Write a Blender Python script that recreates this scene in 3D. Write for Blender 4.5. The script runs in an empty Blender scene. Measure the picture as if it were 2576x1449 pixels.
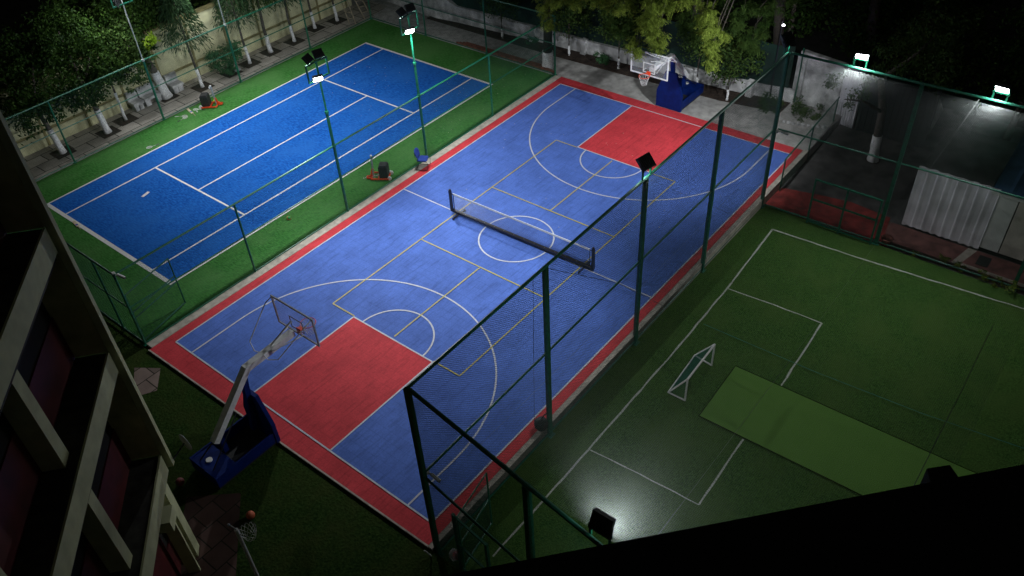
import bpy, math, random
from mathutils import Vector, Matrix
random.seed(11)
rnd = random.random
uni = random.uniform
pi = math.pi
SC = bpy.context.scene
COL = SC.collection

# ------------------------------------------------------------------ camera
CF = 2108.159                       # focal length in units of a 2576 px wide picture
CLOC = Vector((-8.1711, -21.8419, 18.9181))
RX = Vector((0.61919189, -0.78379954, -0.04753618))     # right
RY = Vector((-0.53308556, -0.37513841, -0.75834752))    # down
RZ = Vector((0.57655979, 0.49490348, -0.65011488))      # forward
cam = bpy.data.cameras.new('camera')
cam.sensor_width = 36.0
cam.lens = 36.0 * CF / 2576.0
cam.clip_start = 0.05
cam.clip_end = 600
co = bpy.data.objects.new('camera', cam)
COL.objects.link(co)
M = Matrix((RX, -RY, -RZ)).transposed().to_4x4()
M.translation = CLOC
co.matrix_world = M
SC.camera = co

# ------------------------------------------------------------------ world and exposure (night)
w = bpy.data.worlds.new('World')
SC.world = w
w.use_nodes = True
bg = w.node_tree.nodes['Background']
bg.inputs[0].default_value = (0.95, 0.98, 0.90, 1)     # faint town glow
bg.inputs[1].default_value = 0.009
SC.view_settings.view_transform = 'Standard'
SC.view_settings.look = 'None'
SC.view_settings.exposure = 0.12
SC.view_settings.gamma = 1
LP = 1.0      # master lamp power

# ------------------------------------------------------------------ layout helpers: a sight line met with a plane of the place
def ray(u, v):
    return (RX*((u-1288)/CF) + RY*((v-724.5)/CF) + RZ)
def G(u, v, z=0.0):
    d = ray(u, v); t = (z-CLOC.z)/d.z
    return CLOC + d*t
def GX(u, v, x):
    d = ray(u, v); t = (x-CLOC.x)/d.x
    return CLOC + d*t
def GY(u, v, y):
    d = ray(u, v); t = (y-CLOC.y)/d.y
    return CLOC + d*t

# ------------------------------------------------------------------ materials
def mat(name, col, rough=0.6, var=0.12, scale=8.0, bump=0.0, bscale=40.0, metal=0.0, col2=None, big=0.0, bigscale=0.35, spec=0.5):
    m = bpy.data.materials.new(name); m.use_nodes = True
    nt = m.node_tree; N = nt.nodes; L = nt.links
    b = N['Principled BSDF']
    b.inputs['Roughness'].default_value = rough
    b.inputs['Metallic'].default_value = metal
    b.inputs['Specular IOR Level'].default_value = spec
    tc = N.new('ShaderNodeTexCoord')
    n = N.new('ShaderNodeTexNoise'); n.inputs['Scale'].default_value = scale; n.inputs['Detail'].default_value = 6
    L.new(tc.outputs['Object'], n.inputs['Vector'])
    r = N.new('ShaderNodeValToRGB')
    c = Vector(col)
    lo = c*(1-var*1.6); hi = c*(1+var*1.6)
    if col2: lo = Vector(col2)
    r.color_ramp.elements[0].position = 0.32; r.color_ramp.elements[0].color = (*lo, 1)
    r.color_ramp.elements[1].position = 0.68; r.color_ramp.elements[1].color = (*hi, 1)
    L.new(n.outputs['Fac'], r.inputs['Fac'])
    out = r.outputs['Color']
    if big > 0:
        n2 = N.new('ShaderNodeTexNoise'); n2.inputs['Scale'].default_value = bigscale; n2.inputs['Detail'].default_value = 3
        L.new(tc.outputs['Object'], n2.inputs['Vector'])
        mr = N.new('ShaderNodeMapRange')
        mr.inputs['From Min'].default_value = 0.3; mr.inputs['From Max'].default_value = 0.7
        mr.inputs['To Min'].default_value = 1-big; mr.inputs['To Max'].default_value = 1+big
        L.new(n2.outputs['Fac'], mr.inputs['Value'])
        mx = N.new('ShaderNodeVectorMath'); mx.operation = 'SCALE'
        L.new(out, mx.inputs[0]); L.new(mr.outputs['Result'], mx.inputs['Scale'])
        out = mx.outputs['Vector']
    L.new(out, b.inputs['Base Color'])
    if bump > 0:
        n3 = N.new('ShaderNodeTexNoise'); n3.inputs['Scale'].default_value = bscale; n3.inputs['Detail'].default_value = 4
        L.new(tc.outputs['Object'], n3.inputs['Vector'])
        bp = N.new('ShaderNodeBump'); bp.inputs['Strength'].default_value = bump; bp.inputs['Distance'].default_value = 0.02
        L.new(n3.outputs['Fac'], bp.inputs['Height']); L.new(bp.outputs['Normal'], b.inputs['Normal'])
    return m

def tile_mat(name, col, seam, tile=(0.3, 0.3), rough=0.75, mortar=0.012, var=0.05, offset=0.0, squash=None, var2=None, bump=0.0, mottle=0.17, dash=False):
    """interlocking tiles: brick texture seams over a mottled colour"""
    m = bpy.data.materials.new(name); m.use_nodes = True
    nt = m.node_tree; N = nt.nodes; L = nt.links
    b = N['Principled BSDF']; b.inputs['Roughness'].default_value = rough; b.inputs['Specular IOR Level'].default_value = 0.12
    tc = N.new('ShaderNodeTexCoord')
    br = N.new('ShaderNodeTexBrick')
    br.offset = offset
    br.inputs['Scale'].default_value = 1.0
    br.inputs['Brick Width'].default_value = tile[0]; br.inputs['Row Height'].default_value = tile[1]
    br.inputs['Mortar Size'].default_value = mortar; br.inputs['Mortar Smooth'].default_value = 0.3
    br.inputs['Bias'].default_value = 0
    c = Vector(col)
    br.inputs['Color1'].default_value = (*(c*(1-var)), 1); br.inputs['Color2'].default_value = (*(c*(1+var)), 1)
    if var2: br.inputs['Color2'].default_value = (*var2, 1)
    br.inputs['Mortar'].default_value = (*seam, 1)
    # let the seams wander a little
    nz = N.new('ShaderNodeTexNoise'); nz.inputs['Scale'].default_value = 1.3
    L.new(tc.outputs['Object'], nz.inputs['Vector'])
    md = N.new('ShaderNodeVectorMath'); md.operation = 'MULTIPLY_ADD'
    md.inputs[1].default_value = (0.05, 0.05, 0)
    L.new(nz.outputs['Color'], md.inputs[0]); L.new(tc.outputs['Object'], md.inputs[2])
    L.new(md.outputs['Vector'], br.inputs['Vector'])
    n2 = N.new('ShaderNodeTexNoise'); n2.inputs['Scale'].default_value = 0.9; n2.inputs['Detail'].default_value = 8; n2.inputs['Roughness'].default_value = 0.65
    L.new(tc.outputs['Object'], n2.inputs['Vector'])
    mr = N.new('ShaderNodeMapRange'); mr.inputs['From Min'].default_value = 0.3; mr.inputs['From Max'].default_value = 0.7
    mr.inputs['To Min'].default_value = 1-mottle; mr.inputs['To Max'].default_value = 1+mottle
    L.new(n2.outputs['Fac'], mr.inputs['Value'])
    mx = N.new('ShaderNodeVectorMath'); mx.operation = 'SCALE'
    L.new(br.outputs['Color'], mx.inputs[0]); L.new(mr.outputs['Result'], mx.inputs['Scale'])
    outc = mx.outputs['Vector']
    if dash:      # tile rows: short darker dashes running across, plus grit
        mp = N.new('ShaderNodeMapping'); mp.inputs['Rotation'].default_value = (0, 0, 0.62); mp.inputs['Scale'].default_value = (1.1, 9.0, 1)
        L.new(tc.outputs['Object'], mp.inputs['Vector'])
        nd = N.new('ShaderNodeTexNoise'); nd.inputs['Scale'].default_value = 1.0; nd.inputs['Detail'].default_value = 2
        L.new(mp.outputs['Vector'], nd.inputs['Vector'])
        m1_ = N.new('ShaderNodeMapRange'); m1_.inputs['From Min'].default_value = 0.36; m1_.inputs['From Max'].default_value = 0.44; m1_.inputs['To Min'].default_value = 0.84; m1_.inputs['To Max'].default_value = 1.0
        L.new(nd.outputs['Fac'], m1_.inputs['Value'])
        ng = N.new('ShaderNodeTexNoise'); ng.inputs['Scale'].default_value = 22; ng.inputs['Detail'].default_value = 3
        L.new(tc.outputs['Object'], ng.inputs['Vector'])
        m2_ = N.new('ShaderNodeMapRange'); m2_.inputs['From Min'].default_value = 0.3; m2_.inputs['From Max'].default_value = 0.7; m2_.inputs['To Min'].default_value = 0.88; m2_.inputs['To Max'].default_value = 1.12
        L.new(ng.outputs['Fac'], m2_.inputs['Value'])
        mm = N.new('ShaderNodeMath'); mm.operation = 'MULTIPLY'; L.new(m1_.outputs['Result'], mm.inputs[0]); L.new(m2_.outputs['Result'], mm.inputs[1])
        sx = N.new('ShaderNodeVectorMath'); sx.operation = 'SCALE'; L.new(outc, sx.inputs[0]); L.new(mm.outputs[0], sx.inputs['Scale']); outc = sx.outputs['Vector']
    L.new(outc, b.inputs['Base Color'])
    n3 = N.new('ShaderNodeTexNoise'); n3.inputs['Scale'].default_value = 60
    L.new(tc.outputs['Object'], n3.inputs['Vector'])
    bp = N.new('ShaderNodeBump'); bp.inputs['Strength'].default_value = 0.25+bump; bp.inputs['Distance'].default_value = 0.01
    L.new(n3.outputs['Fac'], bp.inputs['Height']); L.new(bp.outputs['Normal'], b.inputs['Normal'])
    return m

def turf_mat(name, c1, c2, c3, fine=55.0, big=0.5, bump=0.6, stretch=(1, 1, 1)):
    """grass: fine blade noise, clumps and broad patches of two greens"""
    m = bpy.data.materials.new(name); m.use_nodes = True
    nt = m.node_tree; N = nt.nodes; L = nt.links
    b = N['Principled BSDF']; b.inputs['Roughness'].default_value = 0.95; b.inputs['Specular IOR Level'].default_value = 0.04
    tc = N.new('ShaderNodeTexCoord')
    mp = N.new('ShaderNodeMapping'); mp.inputs['Scale'].default_value = stretch
    L.new(tc.outputs['Object'], mp.inputs['Vector'])
    n1 = N.new('ShaderNodeTexNoise'); n1.inputs['Scale'].default_value = fine; n1.inputs['Detail'].default_value = 3
    n2 = N.new('ShaderNodeTexNoise'); n2.inputs['Scale'].default_value = big; n2.inputs['Detail'].default_value = 7; n2.inputs['Roughness'].default_value = 0.7
    L.new(mp.outputs['Vector'], n1.inputs['Vector']); L.new(tc.outputs['Object'], n2.inputs['Vector'])
    r1 = N.new('ShaderNodeValToRGB')
    r1.color_ramp.elements[0].position = 0.35; r1.color_ramp.elements[0].color = (*c1, 1)
    r1.color_ramp.elements[1].position = 0.65; r1.color_ramp.elements[1].color = (*c2, 1)
    L.new(n1.outputs['Fac'], r1.inputs['Fac'])
    mr = N.new('ShaderNodeMapRange'); mr.inputs['From Min'].default_value = 0.42; mr.inputs['From Max'].default_value = 0.62
    mr.inputs['To Min'].default_value = 0.0; mr.inputs['To Max'].default_value = 0.75
    L.new(n2.outputs['Fac'], mr.inputs['Value'])
    mx = N.new('ShaderNodeMix'); mx.data_type = 'RGBA'
    L.new(mr.outputs['Result'], mx.inputs[0]); L.new(r1.outputs['Color'], mx.inputs[6]); mx.inputs[7].default_value = (*c3, 1)
    L.new(mx.outputs[2], b.inputs['Base Color'])
    bp = N.new('ShaderNodeBump'); bp.inputs['Strength'].default_value = bump; bp.inputs['Distance'].default_value = 0.03
    L.new(n1.outputs['Fac'], bp.inputs['Height']); L.new(bp.outputs['Normal'], b.inputs['Normal'])
    return m

def leaf_mat(name, c1, c2, trans=0.3):
    m = bpy.data.materials.new(name); m.use_nodes = True
    nt = m.node_tree; N = nt.nodes; L = nt.links
    b = N['Principled BSDF']; b.inputs['Roughness'].default_value = 0.6; b.inputs['Specular IOR Level'].default_value = 0.15
    g = N.new('ShaderNodeNewGeometry')
    tc = N.new('ShaderNodeTexCoord')
    n = N.new('ShaderNodeTexNoise'); n.inputs['Scale'].default_value = 1.6; n.inputs['Detail'].default_value = 2
    L.new(tc.outputs['Object'], n.inputs['Vector'])
    ad = N.new('ShaderNodeMath'); ad.operation = 'ADD'
    sc = N.new('ShaderNodeMath'); sc.operation = 'MULTIPLY'; sc.inputs[1].default_value = 0.45
    L.new(g.outputs['Random Per Island'], sc.inputs[0]); L.new(sc.outputs[0], ad.inputs[0]); L.new(n.outputs['Fac'], ad.inputs[1])
    r = N.new('ShaderNodeValToRGB')
    r.color_ramp.elements[0].position = 0.45; r.color_ramp.elements[0].color = (*c1, 1)
    r.color_ramp.elements[1].position = 0.95; r.color_ramp.elements[1].color = (*c2, 1)
    L.new(ad.outputs[0], r.inputs['Fac']); L.new(r.outputs['Color'], b.inputs['Base Color'])
    t = N.new('ShaderNodeBsdfTranslucent'); L.new(r.outputs['Color'], t.inputs['Color'])
    mx = N.new('ShaderNodeMixShader'); mx.inputs[0].default_value = trans
    L.new(b.outputs[0], mx.inputs[1]); L.new(t.outputs[0], mx.inputs[2])
    L.new(mx.outputs[0], N['Material Output'].inputs['Surface'])
    return m

def emit_mat(name, col, s):
    m = bpy.data.materials.new(name); m.use_nodes = True
    b = m.node_tree.nodes['Principled BSDF']
    b.inputs['Base Color'].default_value = (0.8, 0.8, 0.8, 1)
    b.inputs['Emission Color'].default_value = (*col, 1); b.inputs['Emission Strength'].default_value = s
    return m

def glass_mat(name, col, alpha):
    m = bpy.data.materials.new(name); m.use_nodes = True
    nt = m.node_tree; N = nt.nodes; L = nt.links
    b = N['Principled BSDF']; b.inputs['Base Color'].default_value = (*col, 1); b.inputs['Roughness'].default_value = 0.15
    t = N.new('ShaderNodeBsdfTransparent'); mx = N.new('ShaderNodeMixShader'); mx.inputs[0].default_value = alpha
    L.new(t.outputs[0], mx.inputs[1]); L.new(b.outputs[0], mx.inputs[2]); L.new(mx.outputs[0], N['Material Output'].inputs['Surface'])
    return m

GREEN = mat('green_paint', (0.007, 0.12, 0.062), 0.4, 0.2, 12)
GREEND = mat('dark_green_paint', (0.009, 0.105, 0.062), 0.45, 0.25, 12)
NETG = mat('green_twine', (0.008, 0.06, 0.04), 0.8, 0.1, 3)
NETD = mat('dark_green_twine', (0.006, 0.035, 0.028), 0.8, 0.1, 3)
NETW = mat('pale_twine', (0.13, 0.15, 0.14), 0.7, 0.1, 3)
WHITE = mat('white_paint', (0.72, 0.72, 0.70), 0.5, 0.08, 10)
LINE = mat('line_paint', (0.74, 0.74, 0.72), 0.6, 0.06, 20)
LINEB = mat('court_line_paint', (0.52, 0.54, 0.60), 0.6, 0.12, 25)
LINEP = mat('worn_chalk_line', (0.42, 0.44, 0.40), 0.9, 0.3, 35, col2=(0.10, 0.13, 0.08))
YEL = mat('yellow_line_paint', (0.46, 0.40, 0.07), 0.6, 0.15, 20)
CONC = mat('concrete', (0.36, 0.35, 0.335), 0.9, 0.16, 3.0, 0.3, 30, big=0.3, bigscale=0.5)
KERB = mat('kerb_concrete', (0.42, 0.38, 0.32), 0.9, 0.14, 5.0, 0.3, 30, big=0.15, bigscale=0.8)
SOIL = mat('soil', (0.035, 0.022, 0.015), 1.0, 0.4, 9.0, 0.8, 25)
DARK = mat('dark_ground', (0.02, 0.02, 0.018), 1.0, 0.3, 2.0)
PAVER = tile_mat('paver_slabs', (0.36, 0.33, 0.29), (0.04, 0.036, 0.028), (1.2, 0.78), 0.9, 0.024, 0.2, offset=0.5, mottle=0.25)
PAVER3 = tile_mat('pinkish_pavers', (0.20, 0.15, 0.13), (0.03, 0.03, 0.02), (0.62, 0.62), 0.9, 0.02, 0.3, offset=0.5, mottle=0.25)
PAVER2 = tile_mat('brown_pavers', (0.075, 0.045, 0.038), (0.02, 0.02, 0.015), (0.62, 0.62), 0.9, 0.02, 0.3, offset=0.5, mottle=0.25)
BLUEB = tile_mat('blue_sport_tiles', (0.082, 0.158, 0.50), (0.062, 0.120, 0.40), (0.305, 0.305), 0.7, 0.007, 0.025, dash=True)
REDB = tile_mat('red_sport_tiles', (0.56, 0.050, 0.062), (0.47, 0.041, 0.051), (0.305, 0.305), 0.7, 0.007, 0.025, dash=True)
BLUET = turf_mat('blue_turf', (0.008, 0.070, 0.33), (0.018, 0.145, 0.54), (0.022, 0.135, 0.48), 16, 0.45, 0.35, (1, 0.35, 1))
GRNT = turf_mat('green_turf', (0.030, 0.120, 0.024), (0.060, 0.215, 0.046), (0.085, 0.215, 0.062), 16, 0.4, 0.35, (1, 0.35, 1))
PITCH = turf_mat('pitch_grass', (0.018, 0.054, 0.011), (0.060, 0.130, 0.029), (0.058, 0.108, 0.026), 24, 0.7, 1.0)
MATG = turf_mat('mat_turf', (0.072, 0.165, 0.032), (0.115, 0.235, 0.052), (0.105, 0.215, 0.045), 40, 0.5, 0.4)
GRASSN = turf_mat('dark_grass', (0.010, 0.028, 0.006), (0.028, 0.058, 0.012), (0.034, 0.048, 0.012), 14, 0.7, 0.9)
REDP = mat('red_path_paint', (0.24, 0.030, 0.026), 0.85, 0.3, 2.5, 0.2, 30, big=0.35, bigscale=0.4)
BROWNP = mat('brown_path', (0.20, 0.085, 0.075), 0.9, 0.25, 2.5, 0.2, 30)
YWALL = mat('yellow_wall_paint', (0.60, 0.58, 0.35), 0.9, 0.14, 1.6, 0.2, 30, big=0.15, bigscale=0.7)
YTRIM = mat('ochre_trim', (0.24, 0.21, 0.09), 0.9, 0.15, 3)
WWALL = mat('whitewashed_wall', (0.50, 0.50, 0.50), 0.95, 0.22, 2.2, 0.4, 12, big=0.3, bigscale=1.1)
BARK = mat('bark', (0.10, 0.085, 0.07), 0.95, 0.3, 14, 0.7, 30)
LIME = mat('trunk_limewash', (0.80, 0.80, 0.80), 0.95, 0.15, 14, 0.5, 30)
CLOTH = mat('green_shade_cloth', (0.004, 0.024, 0.017), 0.9, 0.25, 1.5)
BLACKM = mat('black_housing', (0.02, 0.022, 0.022), 0.45, 0.2, 20)
BLKP = mat('black_paint', (0.018, 0.018, 0.024), 0.4, 0.2, 20)
BLUEP = mat('blue_padding', (0.002, 0.016, 0.13), 0.6, 0.12, 5, spec=0.15)
STEELW = mat('white_steel', (0.76, 0.77, 0.78), 0.4, 0.08, 8)
GREYP = mat('galvanised_pipe', (0.36, 0.37, 0.37), 0.4, 0.15, 12, metal=0.3)
ORNG = mat('orange_steel', (0.70, 0.06, 0.015), 0.4, 0.12, 12)
REDRIM = mat('rim_orange', (0.75, 0.07, 0.02), 0.4, 0.1, 12)
CLGL = glass_mat('clear_board', (0.50, 0.52, 0.54), 0.15)
NETWH = mat('white_cord', (0.72, 0.72, 0.70), 0.7, 0.05, 5)
CHBLUE = mat('chair_blue_fabric', (0.012, 0.04, 0.24), 0.9, 0.12, 30)
SHEETW = mat('white_sheet_metal', (0.80, 0.79, 0.84), 0.45, 0.14, 1.5)
PANELW = mat('white_panel', (0.70, 0.73, 0.70), 0.5, 0.1, 2)
PANELB = mat('beige_panel', (0.58, 0.55, 0.48), 0.6, 0.14, 2)
ROOFB = mat('blue_sheet_roof', (0.04, 0.10, 0.19), 0.5, 0.2, 2)
GREYR = mat('grey_roof_slab', (0.06, 0.06, 0.056), 0.95, 0.3, 1.5)
WOOD = mat('bamboo_wood', (0.30, 0.25, 0.17), 0.8, 0.2, 10)
PLANK = mat('red_brown_plank', (0.20, 0.065, 0.04), 0.8, 0.25, 6)
TERRA = mat('terracotta', (0.20, 0.07, 0.05), 0.8, 0.2, 8)
OLIVE = mat('cream_facade_paint', (0.48, 0.50, 0.29), 0.9, 0.08, 3.0, 0.2, 25, big=0.10, bigscale=0.8)
OLIVED = mat('olive_wall_paint', (0.42, 0.40, 0.20), 0.9, 0.18, 2.0, 0.2, 20)
MAROON = mat('maroon_wall_paint', (0.10, 0.010, 0.012), 0.7, 0.2, 2.0)
DARKW = mat('shade_dark_plaster', (0.014, 0.014, 0.013), 0.9, 0.2, 2.0)  # near-black: the lack of light on these walls is put into the colour
SLABT = mat('dark_slab', (0.035, 0.035, 0.03), 0.95, 0.3, 4.0)  # slab coloured far darker than the fascia on its edge
LEDGEM = mat('unlit_ledge_black', (0.010, 0.010, 0.010), 0.9, 0.2, 8.0)  # colour made near-black to stand for a ledge that gets no light
RUBBER = mat('black_rubber', (0.02, 0.02, 0.02), 0.7, 0.2, 20, 0.4, 25)
BALLO = mat('orange_ball_rubber', (0.45, 0.10, 0.04), 0.7, 0.1, 30)
BALLR = mat('dark_red_ball_rubber', (0.16, 0.03, 0.03), 0.7, 0.1, 30)
BALLY = mat('tennis_ball_felt', (0.60, 0.72, 0.05), 0.9, 0.08, 40)
BALLG = mat('green_rubber', (0.03, 0.30, 0.06), 0.6, 0.1, 20)
BATW = mat('bat_willow', (0.66, 0.56, 0.36), 0.6, 0.1, 20)
LBLUE = mat('blue_sticker', (0.05, 0.08, 0.4), 0.5, 0.1, 20)
PAPER = mat('white_paper', (0.75, 0.75, 0.74), 0.8, 0.03, 20)
ROCK = mat('pale_stone', (0.38, 0.38, 0.38), 0.9, 0.2, 8, 0.5, 10)
BAGM = glass_mat('clear_plastic', (0.7, 0.7, 0.7), 0.35)
BAGR = mat('red_plastic', (0.4, 0.02, 0.02), 0.3, 0.3, 20)
LENS = emit_mat('lit_floodlight_lens', (0.92, 0.96, 1.0), 60)
LENSD = mat('floodlight_lens_glass', (0.5, 0.5, 0.5), 0.2, 0.05, 20)
L_DARK = leaf_mat('dark_leaves', (0.012, 0.034, 0.006), (0.045, 0.095, 0.014))
L_MID = leaf_mat('mid_green_leaves', (0.022, 0.055, 0.012), (0.075, 0.13, 0.028))
L_ASH = leaf_mat('drooping_leaves', (0.020, 0.055, 0.022), (0.060, 0.12, 0.045))
L_NEEM = leaf_mat('yellow_green_leaflets', (0.075, 0.115, 0.014), (0.22, 0.29, 0.05), 0.4)
L_BRIGHT = leaf_mat('bright_yellow_green_leaves', (0.22, 0.36, 0.02), (0.34, 0.50, 0.05), 0.4)  # clearly brighter than every other leaf colour
L_SHRUB = leaf_mat('shrub_leaves', (0.035, 0.10, 0.04), (0.09, 0.22, 0.09))

# ------------------------------------------------------------------ mesh builder
class MB:
    def __init__(s): s.v = []; s.f = []
    def add(s, vs, fs):
        o = len(s.v); s.v += [tuple(p) for p in vs]; s.f += [tuple(i+o for i in f) for f in fs]; return s
    def box(s, c, d, rz=0.0):
        cx, cy, cz = c; dx, dy, dz = [k/2 for k in d]; ca, sa = math.cos(rz), math.sin(rz)
        vs = []
        for z in (-dz, dz):
            for x, y in ((-dx, -dy), (dx, -dy), (dx, dy), (-dx, dy)):
                vs.append((cx+x*ca-y*sa, cy+x*sa+y*ca, cz+z))
        return s.add(vs, [(3, 2, 1, 0), (4, 5, 6, 7), (0, 1, 5, 4), (1, 2, 6, 5), (2, 3, 7, 6), (3, 0, 4, 7)])
    def bb(s, x0, x1, y0, y1, z0, z1):
        return s.box(((x0+x1)/2, (y0+y1)/2, (z0+z1)/2), (abs(x1-x0), abs(y1-y0), abs(z1-z0)))
    def obox(s, o, a, b, c):
        """parallelepiped from corner o along vectors a, b, c"""
        o, a, b, c = Vector(o), Vector(a), Vector(b), Vector(c)
        vs = [o, o+a, o+a+b, o+b, o+c, o+a+c, o+a+b+c, o+b+c]
        return s.add(vs, [(3, 2, 1, 0), (4, 5, 6, 7), (0, 1, 5, 4), (1, 2, 6, 5), (2, 3, 7, 6), (3, 0, 4, 7)])
    def sheet(s, pts, z0, z1):
        n = len(pts); vs = [(p[0], p[1], z0) for p in pts]+[(p[0], p[1], z1) for p in pts]
        fs = [tuple(range(n, 2*n)), tuple(reversed(range(n)))]
        fs += [(i, (i+1) % n, (i+1) % n+n, i+n) for i in range(n)]
        return s.add(vs, fs)
    def flat(s, pts, z=None):
        vs = [(p[0], p[1], z if z is not None else p[2]) for p in pts]
        return s.add(vs, [tuple(range(len(vs)))])
    def tube(s, pts, r, n=8, r2=None, caps=True):
        pts = [Vector(p) for p in pts]; m = len(pts); vs = []
        for i, p in enumerate(pts):
            d = (pts[min(i+1, m-1)]-pts[max(i-1, 0)]).normalized()
            a = d.cross(Vector((0, 0, 1)))
            if a.length < 1e-3: a = Vector((1, 0, 0))
            a.normalize(); b = d.cross(a)
            rr = r if r2 is None else r+(r2-r)*i/(m-1)
            if isinstance(r, (list, tuple)): rr = r[i]
            for k in range(n):
                t = 2*pi*k/n; vs.append(p+a*(rr*math.cos(t))+b*(rr*math.sin(t)))
        fs = []
        for i in range(m-1):
            for k in range(n):
                fs.append((i*n+k, i*n+(k+1) % n, (i+1)*n+(k+1) % n, (i+1)*n+k))
        if caps: fs += [tuple(reversed(range(n))), tuple(range((m-1)*n, m*n))]
        return s.add(vs, fs)
    def bar(s, p, q, w, h, up=(0, 0, 1)):
        p, q = Vector(p), Vector(q); d = (q-p).normalized(); u = Vector(up)
        a = d.cross(u)
        if a.length < 1e-3: a = d.cross(Vector((1, 0, 0)))
        a.normalize(); b = a.cross(d).normalized()
        return s.obox(p-a*w/2-b*h/2, a*w, q-p, b*h)
    def ball(s, c, r, n=12, m=8, sq=(1, 1, 1), jit=0):
        c = Vector(c); vs = [c+Vector((0, 0, -r*sq[2]))]
        for j in range(1, m):
            t = pi*j/m-pi/2
            for i in range(n):
                a = 2*pi*i/n; k = 1+uni(-jit, jit)
                vs.append(c+Vector((math.cos(t)*math.cos(a)*sq[0], math.cos(t)*math.sin(a)*sq[1], math.sin(t)*sq[2]))*r*k)
        vs.append(c+Vector((0, 0, r*sq[2]))); fs = []
        for i in range(n):
            fs.append((0, 1+(i+1) % n, 1+i)); fs.append((len(vs)-1, 1+(m-2)*n+i, 1+(m-2)*n+(i+1) % n))
        for j in range(m-2):
            for i in range(n):
                fs.append((1+j*n+i, 1+j*n+(i+1) % n, 1+(j+1)*n+(i+1) % n, 1+(j+1)*n+i))
        return s.add(vs, fs)
    def ring(s, c, r, t, ax=(1, 0, 0), ay=(0, 1, 0), n=24, k=6, ry=None):
        c, ax, ay = Vector(c), Vector(ax), Vector(ay); az = ax.cross(ay).normalized(); ry = ry or r; vs = []
        for i in range(n):
            a = 2*pi*i/n; d = (ax*math.cos(a)*r+ay*math.sin(a)*ry); dn = d.normalized()
            for j in range(k):
                b = 2*pi*j/k; vs.append(c+d+dn*t*math.cos(b)+az*t*math.sin(b))
        fs = [(i*k+j, ((i+1) % n)*k+j, ((i+1) % n)*k+(j+1) % k, i*k+(j+1) % k) for i in range(n) for j in range(k)]
        return s.add(vs, fs)
    def thread(s, p, q, r):
        p, q = Vector(p), Vector(q); d = q-p
        if d.length < 1e-4: return s
        d.normalize(); a = d.cross(Vector((0.3, 0.2, 1))).normalized(); b = d.cross(a)
        vs = []
        for e in (p, q):
            for k in range(3):
                t = 2*pi*k/3; vs.append(e+a*r*math.cos(t)+b*r*math.sin(t))
        return s.add(vs, [(0, 1, 4, 3), (1, 2, 5, 4), (2, 0, 3, 5)])
    def net(s, O, U, V, lu, lv, cell, r, diag=False, sag=0.0):
        """real threads woven over the rectangle O + U*lu + V*lv"""
        O, U, V = Vector(O), Vector(U).normalized(), Vector(V).normalized()
        if not diag:
            for i in range(int(lu/cell)+1): s.thread(O+U*i*cell, O+U*i*cell+V*lv, r)
            for i in range(int(lv/cell)+1): s.thread(O+V*i*cell, O+V*i*cell+U*lu, r)
        else:
            st = cell*1.4142; k = -lv
            while k < lu:
                a0 = max(0, -k); a1 = min(lv, lu-k)
                if a1 > a0: s.thread(O+U*(k+a0)+V*a0, O+U*(k+a1)+V*a1, r)
                k += st
            k = 0
            while k < lu+lv:
                a0 = max(0, k-lu); a1 = min(lv, k)
                if a1 > a0: s.thread(O+U*(k-a0)+V*a0, O+U*(k-a1)+V*a1, r)
                k += st
        return s
    def build(s, name, material, parent=None, smooth=False):
        me = bpy.data.meshes.new(name); me.from_pydata(s.v, [], s.f); me.update()
        me.materials.append(material)
        if smooth:
            for p in me.polygons: p.use_smooth = True
        o = bpy.data.objects.new(name, me); COL.objects.link(o)
        if parent is not None:
            o.parent = parent
            # parts are written in world metres: cancel the thing's own place
            W = Matrix.Identity(4); q = parent
            while q is not None:
                W = q.matrix_basis @ W if False else (q.matrix_basis @ W); q = q.parent
            if q is None: pass
            o.matrix_parent_inverse = Matrix.Identity(4)
            o.matrix_basis = world_of(parent).inverted()
        return o
def world_of(o):
    W = o.matrix_basis.copy(); q = o.parent
    while q is not None:
        W = q.matrix_basis @ W; q = q.parent
    return W
def thing(name, label, cat, loc=(0, 0, 0), group=None, rz=0.0):
    o = bpy.data.objects.new(name, None); COL.objects.link(o)
    o.location = loc; o.rotation_euler = (0, 0, rz); o.empty_display_size = 0.2
    o.matrix_basis = Matrix.Translation(Vector(loc)) @ Matrix.Rotation(rz, 4, 'Z')
    o['label'] = label; o['category'] = cat
    if group: o['group'] = group
    return o
def tag(o, label, cat, group=None, kind=None):
    o['label'] = label; o['category'] = cat
    if group: o['group'] = group
    if kind: o['kind'] = kind
    return o
def struct(name, mb, m):
    o = mb.build(name, m); o['kind'] = 'structure'; return o
def copy_tree(o, parent=None):
    c = o.copy(); COL.objects.link(c); c.parent = parent
    if parent is not None: c.matrix_basis = o.matrix_basis.copy()
    for ch in list(o.children): copy_tree(ch, c)
    return c

def spot(name, loc, target, power, size=110, blend=0.6, soft=0.12, col=(0.93, 0.97, 1.0), parent=None):
    l = bpy.data.lights.new(name, 'SPOT'); l.energy = power*LP; l.spot_size = math.radians(size); l.spot_blend = blend
    l.shadow_soft_size = soft; l.color = col
    o = bpy.data.objects.new(name, l); COL.objects.link(o)
    d = Vector(target)-Vector(loc)
    Mx = d.to_track_quat('-Z', 'Y').to_matrix().to_4x4(); Mx.translation = Vector(loc)
    if parent is not None:
        o.parent = parent; o.matrix_basis = world_of(parent).inverted() @ Mx
    else: o.matrix_basis = Mx
    return o

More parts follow.
